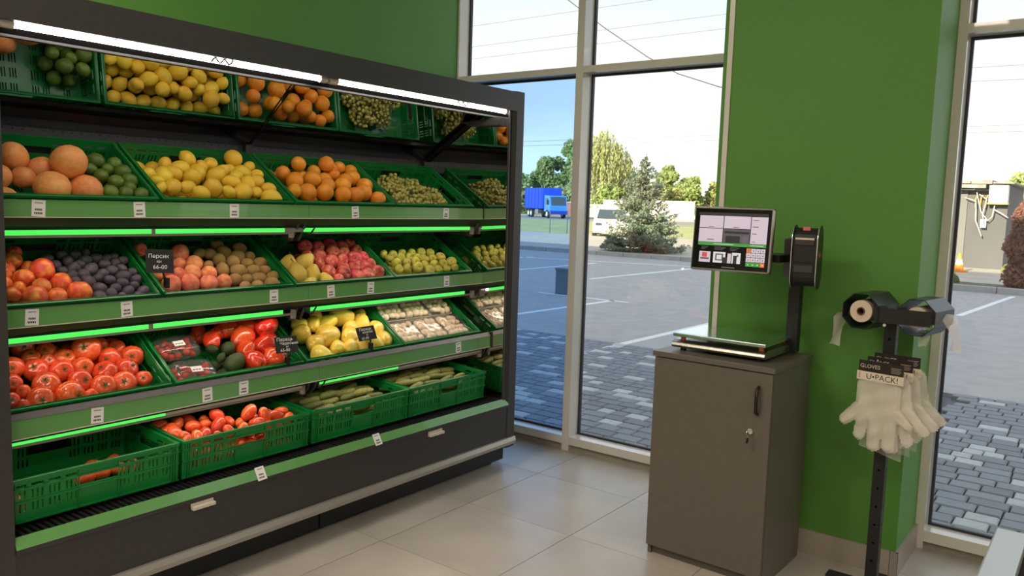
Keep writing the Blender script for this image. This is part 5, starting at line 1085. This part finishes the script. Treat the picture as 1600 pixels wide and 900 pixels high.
# ================================================================ steel stand in the near corner
bn = thing('steel_bin', 'open steel bin with broad grey rim in the near corner', 'bin', (.16, 1.75, 0))
M_GREYP = mat('grey_powder_coat', (.46, .50, .54), .35, .3)
x0, x1, y0, y1, zt = -.331, .44, -.45, .345, .80
b = MB(); rw = .062
b.box((x0, y0, zt - .03), (x0 + rw, y1, zt)); b.box((x1 - rw, y0, zt - .03), (x1, y1, zt)); b.box((x0 + rw, y1 - rw * .55, zt - .03), (x1 - rw, y1, zt)); b.box((x0 + rw, y0, zt - .03), (x1 - rw, y0 + rw, zt)); b.obj('rim', M_GREYP, bn, bevel=.004)
M_DGREY = mat('dark_grey_sheet', (.06, .062, .068), .5)
for lo, hi in (((x0 + .01, y0 + .01, .06), (x0 + .016, y1 - .01, zt - .03)), ((x1 - .016, y0 + .01, .06), (x1 - .01, y1 - .01, zt - .03)), ((x0 + .016, y1 - .016, .06), (x1 - .016, y1 - .01, zt - .03)), ((x0 + .016, y0 + .01, .06), (x1 - .016, y0 + .016, zt - .03))): boxo('side_sheet', lo, hi, M_DGREY, bn)
boxo('bottom_sheet', (x0 + .01, y0 + .01, .05), (x1 - .01, y1 - .01, .06), M_DGREY, bn)
for x in (x0 + .03, x1 - .03):
    for y in (y0 + .03, y1 - .03): boxo('leg', (x - .015, y - .015, 0), (x + .015, y + .015, .05), M_GREYP, bn)
# ================================================================ outside: forecourt, road, plants, vehicles
G = -.12
M_PAVE = mat('far_paving', (.38, .37, .37), .85, 0, ((.34, .33, .335), 1.2, .35, .65), bump=.3, bscale=14)
M_JOINT = mat('paver_joint', (.12, .125, .14), .95)
M_PAV = mat('grey_paver', (.25, .265, .29), .8, 0, ((.225, .24, .265), 30, .35, .65), .2, 120, vary=.16)
M_PAVL = mat('pale_paver', (.52, .53, .53), .8, 0, ((.47, .48, .48), 30, .35, .65), .2, 120, vary=.07)
gr = struct(boxo('ground', (-60, 4.19, G - .25), (40, 36.0, G - .006), M_PAVE))
# pavers in courses along x near the building, three lengths, staggered
rp = random.Random(8); near = []; far = MB()
cells = []
y = 4.21; row = 0
while y < 8.1:
    d = .135; x = -8.0 - rp.uniform(0, .15)
    while x < 2.6:
        L_ = rp.choice((.125, .165, .165, .205))
        if x < -1.3 - .0 and -x < 8.0 or x > -1.1: cells.append((x, y, L_, d, rp.random() < .15))
        x += L_
    y += d
def seen(x, y):   # is the spot in the open sight from the shop
    t = 4.18 / y; xx = x * t
    return -3.3 < xx < -1.6 or -.62 < xx < .16
def dist(c): return math.hypot(c[0], c[1])
cells.sort(key=dist); pm = {}
def paver_mesh(L_, d, pale):
    k = (L_, pale)
    if k not in pm:
        b = MB(); g = .0045; c = .008; x0, x1, y0, y1 = g, L_ - g, g, d - g
        vs = [(x0, y0, -.05), (x1, y0, -.05), (x1, y1, -.05), (x0, y1, -.05), (x0, y0, -c), (x1, y0, -c), (x1, y1, -c), (x0, y1, -c), (x0 + c, y0 + c, 0), (x1 - c, y0 + c, 0), (x1 - c, y1 - c, 0), (x0 + c, y1 - c, 0)]
        b.add(vs, [(0, 1, 5, 4), (1, 2, 6, 5), (2, 3, 7, 6), (3, 0, 4, 7), (4, 5, 9, 8), (5, 6, 10, 9), (6, 7, 11, 10), (7, 4, 8, 11), (8, 9, 10, 11)]); pm[k] = (b, b.mesh('paver', M_PAVL if pale else M_PAV))
    return pm[k]
bed = boxo('paver_bed', (-8.2, 4.19, G - .02), (2.8, 8.1, G - .0005), M_JOINT, gr)
cnt = 0
for c in cells:
    b, me = paver_mesh(c[2], c[3], c[4]); z = G + .042 + rp.uniform(-.002, .002)
    if seen(c[0] + .08, c[1] + .07) and cnt < 298: cnt += 1; put(me, 'paver', gr, Matrix.Translation((c[0], c[1], z)))
    elif seen(c[0] + .08, c[1] + .07) or rp.random() < 1: far.add([(v[0] + c[0], v[1] + c[1], v[2] + z) for v in b.v], b.f, 1 if c[4] else 0)
o = far.obj('paver_field', [M_PAV, M_PAVL], gr); o['kind'] = 'stuff'
M_FP = mat('outer_paving', (.43, .405, .385), .85, 0, ((.375, .355, .34), 5, .35, .65), .4, 20)
boxo('paving_field', (-60, 8.1, G - .02), (40, 36, G + .036), M_FP, gr)
boxo('paving_field', (-60, 4.19, G - .02), (-8.2, 8.1, G + .036), M_FP, gr); boxo('paving_field', (2.8, 4.19, G - .02), (40, 8.1, G + .036), M_FP, gr)
GZ = G + .036
M_LINE = mat('white_road_paint', (.78, .78, .76), .7)
for a, b_ in (((-4.50, 7.0), (-4.42, 11.7)), ((-6.80, 8.2), (-6.70, 11.75)), ((-9.02, 14.8), (-8.9, 19.6)), ((-11.3, 14.8), (-11.4, 19.0)), ((-13.7, 14.8), (-13.8, 19.4)), ((-1.98, 14.6), (-1.66, 19.2)), ((-.2, 14.6), (.1, 19.2))):
    a = Vector((*a, GZ)); b_ = Vector((*b_, GZ)); w = (b_ - a).cross(Vector((0, 0, 1))).normalized() * .05; b = MB(); b.prism([a - w, a + w, b_ + w, b_ - w], (0, 0, .004)); b.obj('painted_line', M_LINE, gr)
b = MB(); b.box((-8.2, 11.68, GZ), (-6.4, 11.77, GZ + .004)); b.obj('painted_line', M_LINE, gr)
b = MB(); b.prism([(-15, 18.5, GZ), (-15, 18.62, GZ), (-8.9, 20.6, GZ), (-8.9, 20.48, GZ)], (0, 0, .004)); b.obj('painted_line', M_LINE, gr)
M_KERB = mat('concrete_kerb', (.45, .43, .40), .85, 0, ((.38, .36, .34), 3, .35, .65))
M_APRON = mat('sandy_concrete', (.50, .44, .36), .85, 0, ((.43, .38, .31), 1.5, .35, .65))
M_GRASS = mat('dry_grass', (.33, .36, .125), .95, 0, ((.44, .41, .19), .6, .40, .62), .6, 8)
M_ROAD = mat('asphalt', (.28, .26, .25), .9)
def rowof(name, x0, x1, y, n, m=M_KERB, h=.13):
    p = struct(bpy.data.objects.new(name, None)); link(p); 
    for k in range(n):
        a = x0 + (x1 - x0) * k / n; boxo('kerb_stone', (a + .006, y, GZ - .02), (a + (x1 - x0) / n - .006, y + .15, GZ + h), m, p, bevel=.01)
    return p
rowof('trim_kerb_spruce', -22, -7.5, 22.15, 15); rowof('trim_kerb_shed', -5, 6, 19.55, 11)
struct(boxo('ground_apron', (-22, 22.3, GZ - .02), (-7.5, 36.0, GZ + .10), M_APRON)); struct(boxo('ground_verge', (-5, 19.7, GZ - .02), (12, 27.0, GZ + .10), M_APRON))
struct(boxo('ground_bed', (-4.9, 19.72, GZ + .06), (4, 20.6, GZ + .125), mat('soil_bed', (.13, .10, .075), .95, 0, ((.20, .17, .12), 6, .4, .6))))
struct(boxo('ground_grass', (-160, 36.0, G - .3), (60, 69, G - .02), M_GRASS)); struct(boxo('ground_road', (-220, 69, G - .3), (90, 88, G - .05), M_ROAD)); struct(boxo('ground_far', (-300, 88, G - .3), (150, 420, G - .03), M_GRASS))
# ---- leaves as many small real blades
def leaves(name, pts, size, m, parent, seed, elong=1.0, droop=0.0):
    """pts: (x,y,z,nx,ny,nz,scale); one small two-triangle leaf each"""
    rg = random.Random(seed); vs = []; fs = []; mi = []
    for p in pts:
        a = Vector((rg.gauss(0, 1), rg.gauss(0, 1), rg.gauss(0, 1))) + Vector(p[3:6]) * .9; a.normalize(); u = a.orthogonal().normalized(); u = Matrix.Rotation(rg.uniform(0, 6.28), 3, a) @ u
        if droop: u = (u * (1 - droop) + Vector((0, 0, -droop))).normalized(); 
        v = a.cross(u).normalized(); s_ = size * p[6] * rg.uniform(.7, 1.3); c = Vector(p[:3]); u = u * s_ * elong; v = v * s_ * .55; n = len(vs)
        vs += [c - u, c + v, c + u, c - v]; fs.append((n, n + 1, n + 2, n + 3)); mi.append(p[7] if len(p) > 7 else 0)
    b = MB(); b.v = [tuple(x) for x in vs]; b.f = fs; b.m = mi; b.s = [False] * len(fs)
    o = b.obj(name, m, parent); o['kind'] = 'stuff'; return o
def leafmat(name, c, c2, sc=.8):
    m = mat(name, c, .75, 0, (c2, sc, .35, .68), vary=.05); t = m.node_tree; b = t.nodes['Principled BSDF']   # thin leaves let part of the light through
    if not t.nodes.get('through'):
        tl = t.nodes.new('ShaderNodeBsdfTranslucent'); tl.name = 'through'; mxs = t.nodes.new('ShaderNodeMixShader'); mxs.inputs[0].default_value = .45
        t.links.new(b.inputs['Base Color'].links[0].from_socket, tl.inputs[0]); t.links.new(b.outputs[0], mxs.inputs[1]); t.links.new(tl.outputs[0], mxs.inputs[2]); t.links.new(mxs.outputs[0], t.nodes['Material Output'].inputs[0])
    return m
def tree(name, label, x, y, h, w, n, m, trunk, seed, base=.15, group='trees beyond the road', size=.30, blobs=14, z0=G - .03, pointy=0):
    t = thing(name, label, 'tree', (x, y, z0), group=group); rg = random.Random(seed)
    B = []
    for k in range(blobs):
        f = rg.random() ** .8; zz = h * (base + (1 - base) * f * .86); rr = w * .5 * (1 - abs(f - .4) ** 1.6 * 1.1) * (1 - pointy * f); a = rg.uniform(0, 6.28); q = rg.random() ** .5 * rr * .75
        B.append((Vector((q * math.cos(a), q * math.sin(a), zz)), max(.4, w * rg.uniform(.14, .25) * (1 - .35 * f))))
    P = []
    for k in range(int(n * 1.6)):
        c, r_ = rg.choice(B); d = Vector((rg.gauss(0, 1), rg.gauss(0, 1), rg.gauss(0, 1))).normalized(); q = c + d * r_ * rg.uniform(.55, 1.08)
        if q.z < .1: continue
        P.append((*q, *d, 1))
    leaves('crown', P, size * .8, m, t, seed)
    b = MB(); b.tube([(0, 0, 0), (.1, 0, h * .25), (0, .1, h * .5), (.1, 0, h * .8)], [w * .035, w * .03, w * .02, w * .008], 7); b.obj('trunk', trunk, t); return t
M_BARK = mat('bark', (.14, .105, .075), .9)
LM1 = leafmat('leaf_mid', (.25, .32, .10), (.34, .38, .15)); LM2 = leafmat('leaf_yellowish', (.38, .41, .15), (.46, .45, .20)); LM3 = leafmat('leaf_dark', (.11, .15, .075), (.16, .20, .10)); LM4 = leafmat('leaf_fresh', (.29, .38, .12), (.40, .45, .18))
for i, (x, y, h, w, n, m, lab, sd) in enumerate((
    (-77.5, 104, 6.6, 8, 2600, LM4, 'low rounded tree above the blue truck nearest the display case', 1), (-74.2, 108, 9.4, 8, 3000, LM1, 'mid green tree above the truck cab', 2),
    (-72.2, 112, 13.0, 8, 3200, LM4, 'tall loose tree beside the window post', 3), (-86, 110, 6.5, 10, 2200, LM1, 'low tree hidden mostly by the display case end', 4),
    (-53.8, 100, 6.9, 4.5, 2200, LM3, 'dark narrow tree showing just behind the spruce', 5), (-50.6, 104, 7.7, 6.5, 2600, LM4, 'round green tree right of the spruce', 6),
    (-47.2, 101, 5.9, 6.5, 2400, LM4, 'lower green tree second from the spruce', 7), (-44.6, 106, 5.2, 6, 2200, LM2, 'pale yellowish tree nearest the green column', 8),
    (-41, 103, 6.6, 7, 2000, LM2, 'pale tree hidden behind the screen and column', 9), (-73, 96, 4.0, 9, 2000, LM2, 'wide yellowish bush line behind the truck', 10),
    (-64, 98, 4.2, 7, 1600, LM2, 'yellowish bush at the foot of the willow', 11), (-49, 97, 4.2, 9, 2200, LM2, 'wide low yellow-green bush right of the spruce over the white wall', 13), (-56.5, 97, 4.4, 7, 1600, LM4, 'wide low green bush hidden behind the spruce', 14), (-5.2, 62, 4.6, 5, 1800, LM4, 'green tree rising behind the orange fence', 12))):
    tree('leafy_tree', lab, x, y, h, w, n, m, M_BARK, sd, size=.34 if y > 70 else .2)
# weeping willow
tw = thing('willow_tree', 'tall weeping willow with hanging pale green branches left of the spruce', 'tree', (-61.5, 103, G - .03), group='trees beyond the road'); rg = random.Random(5); P = []
for k in range(430):
    a = rg.uniform(0, 6.28); q = rg.random() ** .6 * 4.9; top = 12.6 * (1 - (q / 4.9) ** 2 * .40) - rg.uniform(0, 1.6); ln = rg.uniform(3.5, 9.0); x = q * math.cos(a); y = q * math.sin(a)
    for j in range(int(ln / .22)):
        z = top - j * .22
        if z < .8: break
        P.append((x + .10 * math.sin(z * 2 + k) + rg.gauss(0, .08), y + rg.gauss(0, .08), z, math.cos(a), math.sin(a), 0, 1))
leaves('crown', P, .17, leafmat('leaf_willow', (.42, .44, .20), (.33, .36, .15), .5), tw, 3, 1.4, .75)
b = MB(); b.tube([(0, 0, 0), (.1, 0, 4), (-.1, .1, 8), (0, 0, 11)], [.4, .3, .2, .06], 8); b.obj('trunk', M_BARK, tw)
# spruce
ts = thing('spruce_tree', 'bushy blue-green spruce on the kerbed island outside the tall window', 'tree', (-12.45, 23.6, GZ + .10), group='evergreens on the forecourt'); rg = random.Random(12); P = []; BR = MB()
Hs = 3.22
for lv in range(34):
    f = lv / 33; z0 = .05 + (Hs - .25) * f; R0 = 1.28 * (1 - f) ** .72 * (1 + .1 * math.sin(lv * 1.7)) + .04
    nb = int(12 - 6 * f)
    for k in range(nb):
        a = rg.uniform(0, 6.28); ln = R0 * rg.uniform(.82, 1.12); d = Vector((math.cos(a), math.sin(a), 0)); side = Vector((-d.y, d.x, 0))
        pts = [Vector((0, 0, z0)) + d * ln * s_ + Vector((0, 0, -.22 * ln * s_ * (1 - f) + .28 * ln * s_ * s_)) for s_ in (0, .35, .7, 1)]
        if k < 5: BR.tube(pts, [.012, .010, .007, .004], 4)
        m_ = max(12, int(52 * ln))
        for j in range(m_):
            s_ = rg.random() ** .7; i0 = min(2, int(s_ * 3)); u = s_ * 3 - i0; p = pts[i0].lerp(pts[i0 + 1], u); sp = .26 * ln * (1.12 - s_)
            p = p + side * rg.uniform(-sp, sp) + Vector((0, 0, rg.uniform(-.05, .03)))
            brown = 1 if (z0 < .62 and -.35 < p.x < .45 and p.y < 0 and rg.random() < .55) else 0
            P.append((*p, d.x * .3, d.y * .3, 1.4, 1, brown))
for k in range(900):   # low side growth towards the building
    a = rg.uniform(0, 6.28); q = rg.random() ** .5; P.append((-.95 + .42 * q * math.cos(a), -.25 + .4 * q * math.sin(a), .08 + .62 * rg.random() * (1.05 - q), 0, 0, 1, 1, 0))
leaves('needles', P, .046, [leafmat('spruce_needles', (.24, .30, .22), (.36, .40, .27), 3.0), leafmat('dry_needles', (.38, .28, .16), (.28, .25, .14), 3.0)], ts, 9, 1.25)
BR.obj('branch', M_BARK, ts)['kind'] = 'stuff'; b = MB(); b.cyl((0, 0, 0), (0, 0, Hs), .07, .008, 8); b.obj('trunk', M_BARK, ts)
# red columnar shrub and small bush
tr_ = thing('columnar_shrub', 'red-brown narrow upright shrub in the planting bed by the shed', 'shrub', (-1.64, 20.15, GZ + .125)); rg = random.Random(31); P = []
for k in range(5200):
    z = rg.random() * 1.85; f = z / 1.85; r_ = .33 * (.9 + .18 * math.sin(9 * z)) * (min(1, .8 + f) if f < .25 else (1 - ((f - .25) / .75) ** 3.2 * .8)) * (1 + .25 * rg.random() ** 3); a = rg.uniform(0, 6.28); q = r_ * (1 - rg.random() ** 2 * .6)
    P.append((q * math.cos(a), q * math.sin(a), z, math.cos(a), math.sin(a), .3, 1))
leaves('foliage', P, .042, leafmat('leaf_redbrown', (.29, .13, .09), (.38, .20, .14), 4), tr_, 4, 1.2); b = MB(); b.cyl((0, 0, 0), (0, 0, 1.6), .03, .008, 6); b.obj('stem', M_BARK, tr_)
for x, y, w, h, lab, mm, sd in ((-3.0, 20.2, .42, .26, 'low round grey-green bush on the bed near the traffic cone', LM1, 41), (-2.45, 25.9, .25, .22, 'small bright weed tuft at the shed foot', LM4, 42), (-15.9, 36.4, .8, .6, 'bright green clump at the grass edge near the fence post', LM4, 43)):
    t = thing('low_bush', lab, 'bush', (x, y, GZ + .1)); rg = random.Random(sd); P = []
    for k in range(700):
        d = Vector((rg.gauss(0, 1), rg.gauss(0, 1), abs(rg.gauss(0, 1)))).normalized(); P.append((d.x * w * .5, d.y * w * .5, d.z * h * rg.uniform(.7, 1), *d, 1))
    leaves('foliage', P, .035 * max(1, w * 1.5), mm, t, sd); b = MB(); b.cyl((0, 0, 0), (0, 0, h * .7), .012, .006, 5); b.obj('stem', M_BARK, t)
# ---- blue truck on the road
tk = thing('box_truck', 'blue box truck standing on the road behind the grass', 'truck', (-51.8, 76.5, G - .05), (0, 0, R(-36)))
M_BLUE = mat('truck_tarpaulin', (.015, .055, .56), .5); M_CABB = mat('truck_cab_blue', (.05, .22, .68), .35, coat=.4); M_DBL = mat('truck_bumper_blue', (.012, .04, .32), .4); M_TYRE = mat('tyre', (.03, .03, .03), .9); M_WIN = mat('vehicle_window', (.05, .07, .08), .1)
b = MB(); b.box((-7.2, -1.15, 1.02), (-.55, 1.15, 3.40)); bx_ = b.obj('cargo_box', M_BLUE, tk, bevel=.04)
for k in range(6):
    b = MB(); b.box((-6.9 + 1.2 * k, -1.185, 1.05), (-6.84 + 1.2 * k, -1.15, 3.37)); b.obj('box_post', M_DBL, bx_)
b = MB(); b.box((-7.1, -.5, .72), (1.3, .5, 1.02)); b.obj('chassis', M_TYRE, tk)
b = MB(); b.prism([(-.40, -1.0, .75), (1.62, -1.0, .75), (1.66, -1.0, 1.35), (1.32, -1.0, 2.52), (-.35, -1.0, 2.58)], (0, 2.0, 0)); cab_ = b.obj('cab', M_CABB, tk, bevel=.08)
b = MB(); b.prism([(.0, -1.02, 1.50), (1.05, -1.02, 1.45), (.98, -1.02, 2.25), (.05, -1.02, 2.30)], (0, .03, 0)); b.obj('side_window', M_WIN, cab_)
b = MB(); b.prism([(1.655, -.85, 1.45), (1.655, .85, 1.45), (1.40, .85, 2.38), (1.40, -.85, 2.38)], (.02, 0, .005)); b.obj('windscreen', M_WIN, cab_)
b = MB(); b.box((1.50, -1.03, .45), (1.78, 1.03, .85)); b.obj('bumper', M_DBL, tk); b = MB(); b.box((1.2, -1.24, 1.55), (1.3, -1.08, 2.05)); b.obj('wing_mirror', M_TYRE, cab_)
for x in (.75, -4.9, -5.9):
    for yy in (-1.05, .78):
        b = MB(); b.cyl((x, yy, .47), (x, yy + .28, .47), .47, n=18); wl = b.obj('wheel', M_TYRE, tk); b = MB(); b.cyl((x, yy - .02, .47), (x, yy + .02, .47), .27, n=14); b.obj('rim', M_CREAM, wl)
b = MB(); b.box((-3.6, -1.0, .45), (-2.4, -.6, .95)); b.obj('fuel_tank', M_STEEL, tk); b = MB(); b.box((-2.0, -1.05, .5), (-1.2, -.7, .9)); b.obj('tool_box', M_TYRE, tk)
# ---- white car half hidden behind the window post
cr_ = thing('parked_car', 'white parked car half hidden behind the window post', 'car', (-20.3, 35.2, GZ), (0, 0, R(-62)))
M_CARW = mat('white_car_paint', (.80, .74, .68), .3, coat=.5)
prof = [(-2.0, .25), (2.0, .25), (2.12, .55), (1.95, .78), (1.05, .90), (.45, 1.34), (-.95, 1.38), (-1.75, .98), (-2.05, .9), (-2.12, .5)]
b = MB(); b.prism([(x, -.83, z) for x, z in prof], (0, 1.66, 0)); body = b.obj('car_body', M_CARW, cr_, bevel=.07)
for pz in ([(.95, .92), (.42, 1.28), (-.15, 1.30), (-.15, .92)], [(-.22, .92), (-.22, 1.30), (-.9, 1.31), (-1.45, .97)]):
    b = MB(); b.prism([(x, -.845, z) for x, z in pz], (0, .02, 0)); b.obj('side_window', M_WIN, body)
b = MB(); b.prism([(1.06, -.7, .93), (1.06, .7, .93), (.52, .62, 1.33), (.52, -.62, 1.33)], (.03, 0, .03)); b.obj('windscreen', M_WIN, body)
b = MB(); b.box((2.03, -.7, .62), (2.12, -.42, .74)); b.obj('headlight', M_CHROME, body); b = MB(); b.box((-2.0, -.848, .42), (2.0, -.83, .50)); b.obj('side_trim', mat('red_trim', (.4, .06, .04), .5), body)
for x in (1.28, -1.30):
    for yy in (-.87, .67):
        b = MB(); b.cyl((x, yy, .31), (x, yy + .2, .31), .31, n=16); wl = b.obj('wheel', M_TYRE, cr_); b = MB(); b.cyl((x, yy - .01, .31), (x, yy + .01, .31), .19, n=12); b.obj('hub', M_STEEL, wl)
# ---- fences, guard rail, walls
M_POST = mat('dark_fence_post', (.10, .10, .10), .6)
for i, (x, lab) in enumerate(((-24.6, 'thin dark fence post on the verge by the truck front'), (-23.5, 'thin dark fence post close to the window post'), (-17.33, 'thin dark fence post between the spruce and the screen'), (-28.2, 'thin dark fence post hidden by the display case end'))):
    b = MB(); b.cyl((x, 36.05, G - .05), (x, 36.05, 1.16), .025, n=8); tag(b.obj('fence_post', M_POST), lab, 'fence post', 'fence posts on the verge')
gd = thing('guard_rail', 'grey road guard rail beyond the grass seen past the spruce', 'guard rail', (-22.3, 64, G)); M_RAIL = mat('pale_rail', (.55, .52, .46), .6)
b = MB(); b.prism([(-16, 0, .62), (-16, -.06, .70), (-16, 0, .78), (-16, -.06, .86), (-16, 0, .94), (-16, .02, .94), (-16, .02, .62)], (34, 0, 0)); b.obj('rail_beam', M_RAIL, gd)
for k in range(12): boxo('post', (-15.5 + 3 * k, .02, 0), (-15.38 + 3 * k, .12, .9), M_RAIL, gd)
M_REDF = mat('red_brick_fence', (.30, .13, .10), .9, 0, ((.25, .10, .08), 2, .35, .65)); M_WHF = mat('white_plaster', (.62, .57, .52), .8)
for x0, x1, z1, m, lab in ((-66.5, -59.5, 1.9, M_REDF, 'reddish boundary wall left of the spruce behind the road'), (-55.5, -50.6, 2.35, M_WHF, 'white boundary wall right of the spruce'), (-48.6, -42.5, 2.4, M_WHF, 'white boundary wall beside the column edge'), (-59.5, -55.5, 1.7, M_WHF, 'white boundary wall hidden behind the spruce')):
    f_ = thing('boundary_wall', lab, 'wall', ((x0 + x1) / 2, 94, G - .03), group='boundary walls across the road'); hw_ = (x1 - x0) / 2
    n_ = max(2, int((x1 - x0) / 2.2))
    for k in range(n_):
        a = -hw_ + 2 * hw_ * k / n_; boxo('wall_panel', (a + .09, -.08, 0), (a + 2 * hw_ / n_ - .09, .08, z1 - .08), m, f_); boxo('pier', (a - .09, -.13, 0), (a + .09, .13, z1), m, f_)
    boxo('coping', (-hw_, -.14, z1 - .08), (hw_, .14, z1 + .02), M_WHF if m is M_WHF else M_KERB, f_)
# ---- shed with its cables, air conditioner and roof
sd_ = thing('grey_shed', 'dark grey shed with ragged flat roof behind the planting bed', 'shed', (-3.7, 27.0, GZ + .10)); M_SHED = mat('grey_shed_render', (.10, .10, .105), .8, 0, ((.085, .085, .09), 1.0, .35, .65)); M_SHED2 = mat('grey_shed_sheet', (.15, .15, .15), .8); M_ROOF = mat('weathered_roofing', (.34, .31, .27), .9, 0, ((.22, .20, .18), 5, .4, .6))
b = MB(); b.box((-4.0, 0, 0), (1.02, 4, 2.42)); b.obj('shed_wall', M_SHED, sd_)
for k in range(9):
    boxo('wall_sheet', (-3.98 + .50 * k, -.05, .0), (-3.50 + .50 * k, -.002, 2.25), M_SHED2, sd_) if k < 9 and -3.5 + .5 * k < .36 else None
for k in range(10): 
    b = MB(); b.box((-4.2 + .54 * k, -.55, 2.42 + .012 * (k % 2)), (-3.68 + .54 * k, 4.2, 2.47 + .03 * (k % 3))); b.obj('roof_sheet', M_ROOF, sd_)
boxo('gutter', (-4.2, -.62, 2.30), (.5, -.50, 2.40), M_ROOF, sd_)
M_YEL = mat('yellow_pipe', (.55, .38, .08), .5); 
for k in range(3): 
    b = MB(); b.tube([(.22 + .13 * k, -.12, 1.75), (.22 + .13 * k, -.14, 2.0), (.26 + .13 * k, -.12, 2.12)], .022, 6); b.obj('yellow_pipe', M_YEL, sd_)
ac = thing('air_conditioner', 'white air conditioner unit under the shed roof', 'air conditioner', (-2.93, 26.72, 1.92), group=None)
boxo('ac_case', (-.20, -.14, 0), (.26, .22, .50), M_WHITE, ac, bevel=.01); b = MB(); b.box((-.17, -.15, .05), (-.02, -.14, .45)); b.obj('fan_grille', mat('grey_grille', (.30, .31, .32), .6), ac)
boxo('bracket', (-.22, -.12, -.05), (.28, .26, 0), M_YEL, ac)
for i, (pts, lab) in enumerate((([(-3.75, 26.78, 2.05), (-3.45, 26.70, 1.95), (-3.42, 26.72, 1.4), (-3.30, 26.75, 1.1), (-3.24, 26.75, .95)], 'long beige cable drooping down the shed wall to a plug'),
    ([(-3.45, 26.7, 2.20), (-3.30, 26.70, 1.65), (-3.12, 26.72, 1.40), (-3.02, 26.75, 1.52), (-2.98, 26.75, 1.85)], 'beige cable looping below the air conditioner'),
    ([(-3.38, 26.7, 2.15), (-3.18, 26.68, 2.0), (-3.26, 26.70, 1.6), (-3.22, 26.72, 1.38)], 'short beige cable running to the blue switch box'),
    ([(-2.98, 26.74, 1.72), (-2.80, 26.72, 1.62), (-2.62, 26.72, 1.50)], 'short pale cable pointing toward the red shrub'))):
    b = MB(); b.tube(pts, .016, 5); tag(b.obj('loose_cable', M_CREAM), lab, 'cable', 'loose cables on the shed')
sw = thing('switch_box', 'small white and blue switch box hanging on the shed wall', 'switch box', (-3.24, 26.80, 1.20)); boxo('box_case', (-.06, -.05, 0), (.08, .10, .24), M_WHITE, sw); boxo('blue_cover', (-.01, -.07, .07), (.06, -.05, .21), mat('blue_cover', (.08, .2, .6), .5), sw)
cn = thing('traffic_cone', 'orange and white traffic cone in front of the shed', 'cone', (-3.44, 24.6, GZ + .10)); M_OR = mat('cone_orange', (.85, .30, .03), .5)
boxo('cone_base', (-.20, -.20, 0), (.20, .20, .045), M_OR, cn)
for z0, z1, m in ((.045, .20, M_OR), (.20, .34, M_WHITE), (.34, .50, M_OR)):
    b = MB(); b.cyl((0, 0, z0), (0, 0, z1), .14 - .22 * z0, .14 - .22 * z1, 14); b.obj('cone_body' if m is M_OR else 'reflective_band', m, cn)
of = thing('orange_fence', 'orange sheet fence behind the red shrub', 'fence', (-3.6, 45, G)); 
for k in range(8): boxo('fence_sheet', (-1.0 + .5 * k, 0, .2), (-.52 + .5 * k, .04, 2.10), mat('orange_sheet', (.55, .16, .045), .6), of)
boxo('fence_base', (-1.0, -.1, 0), (3.0, .1, .3), M_WHF, of)
bl = thing('grey_meter_box', 'grey box standing on the forecourt beside the window post', 'box', (-7.72, 11.9, GZ)); boxo('box_case', (-.17, -.1, 0), (.17, .12, .42), mat('blue_grey_box', (.20, .23, .26), .6), bl); boxo('box_lid', (-.18, -.11, .42), (.18, .13, .46), MATS['blue_grey_box'], bl)
# ---- overhead wires
M_WIRE = mat('overhead_wire', (.16, .17, .19), .6)
for i, (z0, z1, xa, xb, yy, lab) in enumerate((
    (9.60, 9.95, -34, 10, 30, 'topmost thin wire crossing the upper window panes'), (8.62, 9.10, -34, 10, 30, 'second thin wire from the top across the upper panes'), (8.05, 8.60, -34, 10, 30, 'third thin wire from the top across the upper panes'),
    (7.05, 7.78, -34, 10, 30, 'thin wire running just above the window rail'), (4.16, 4.50, -34, 10, 30, 'upper of the two thin wires above the trees'), (3.96, 4.30, -34, 10, 30, 'lower of the two thin wires above the trees'),
    (6.10, 6.00, -5.5, 10, 29, 'upper wire of the window near the gloves'), (5.70, 5.45, -5.5, 10, 29, 'second wire of the window near the gloves'))):
    b = MB(); n = 14; b.tube([(xa + (xb - xa) * k / n, yy, z0 + (z1 - z0) * k / n - .25 * (1 - (2 * k / n - 1) ** 2) * 0) for k in range(n + 1)], .013, 4); tag(b.obj('overhead_wire', M_WIRE), lab, 'wire', 'overhead wires')
b = MB(); b.tube([(-10.5, 14, 6.40), (-9.307, 14, 5.571), (-8.444, 14, 4.947), (-7.462, 14, 4.307), (-6.823, 14, 3.956), (-5.985, 14, 3.664), (-4.5, 14, 3.35), (-2.8, 14, 3.25)], .010, 5); tag(b.obj('overhead_cable', mat('dark_cable', (.06, .06, .065), .6)), 'dark sagging cable slanting across the tall window', 'cable')
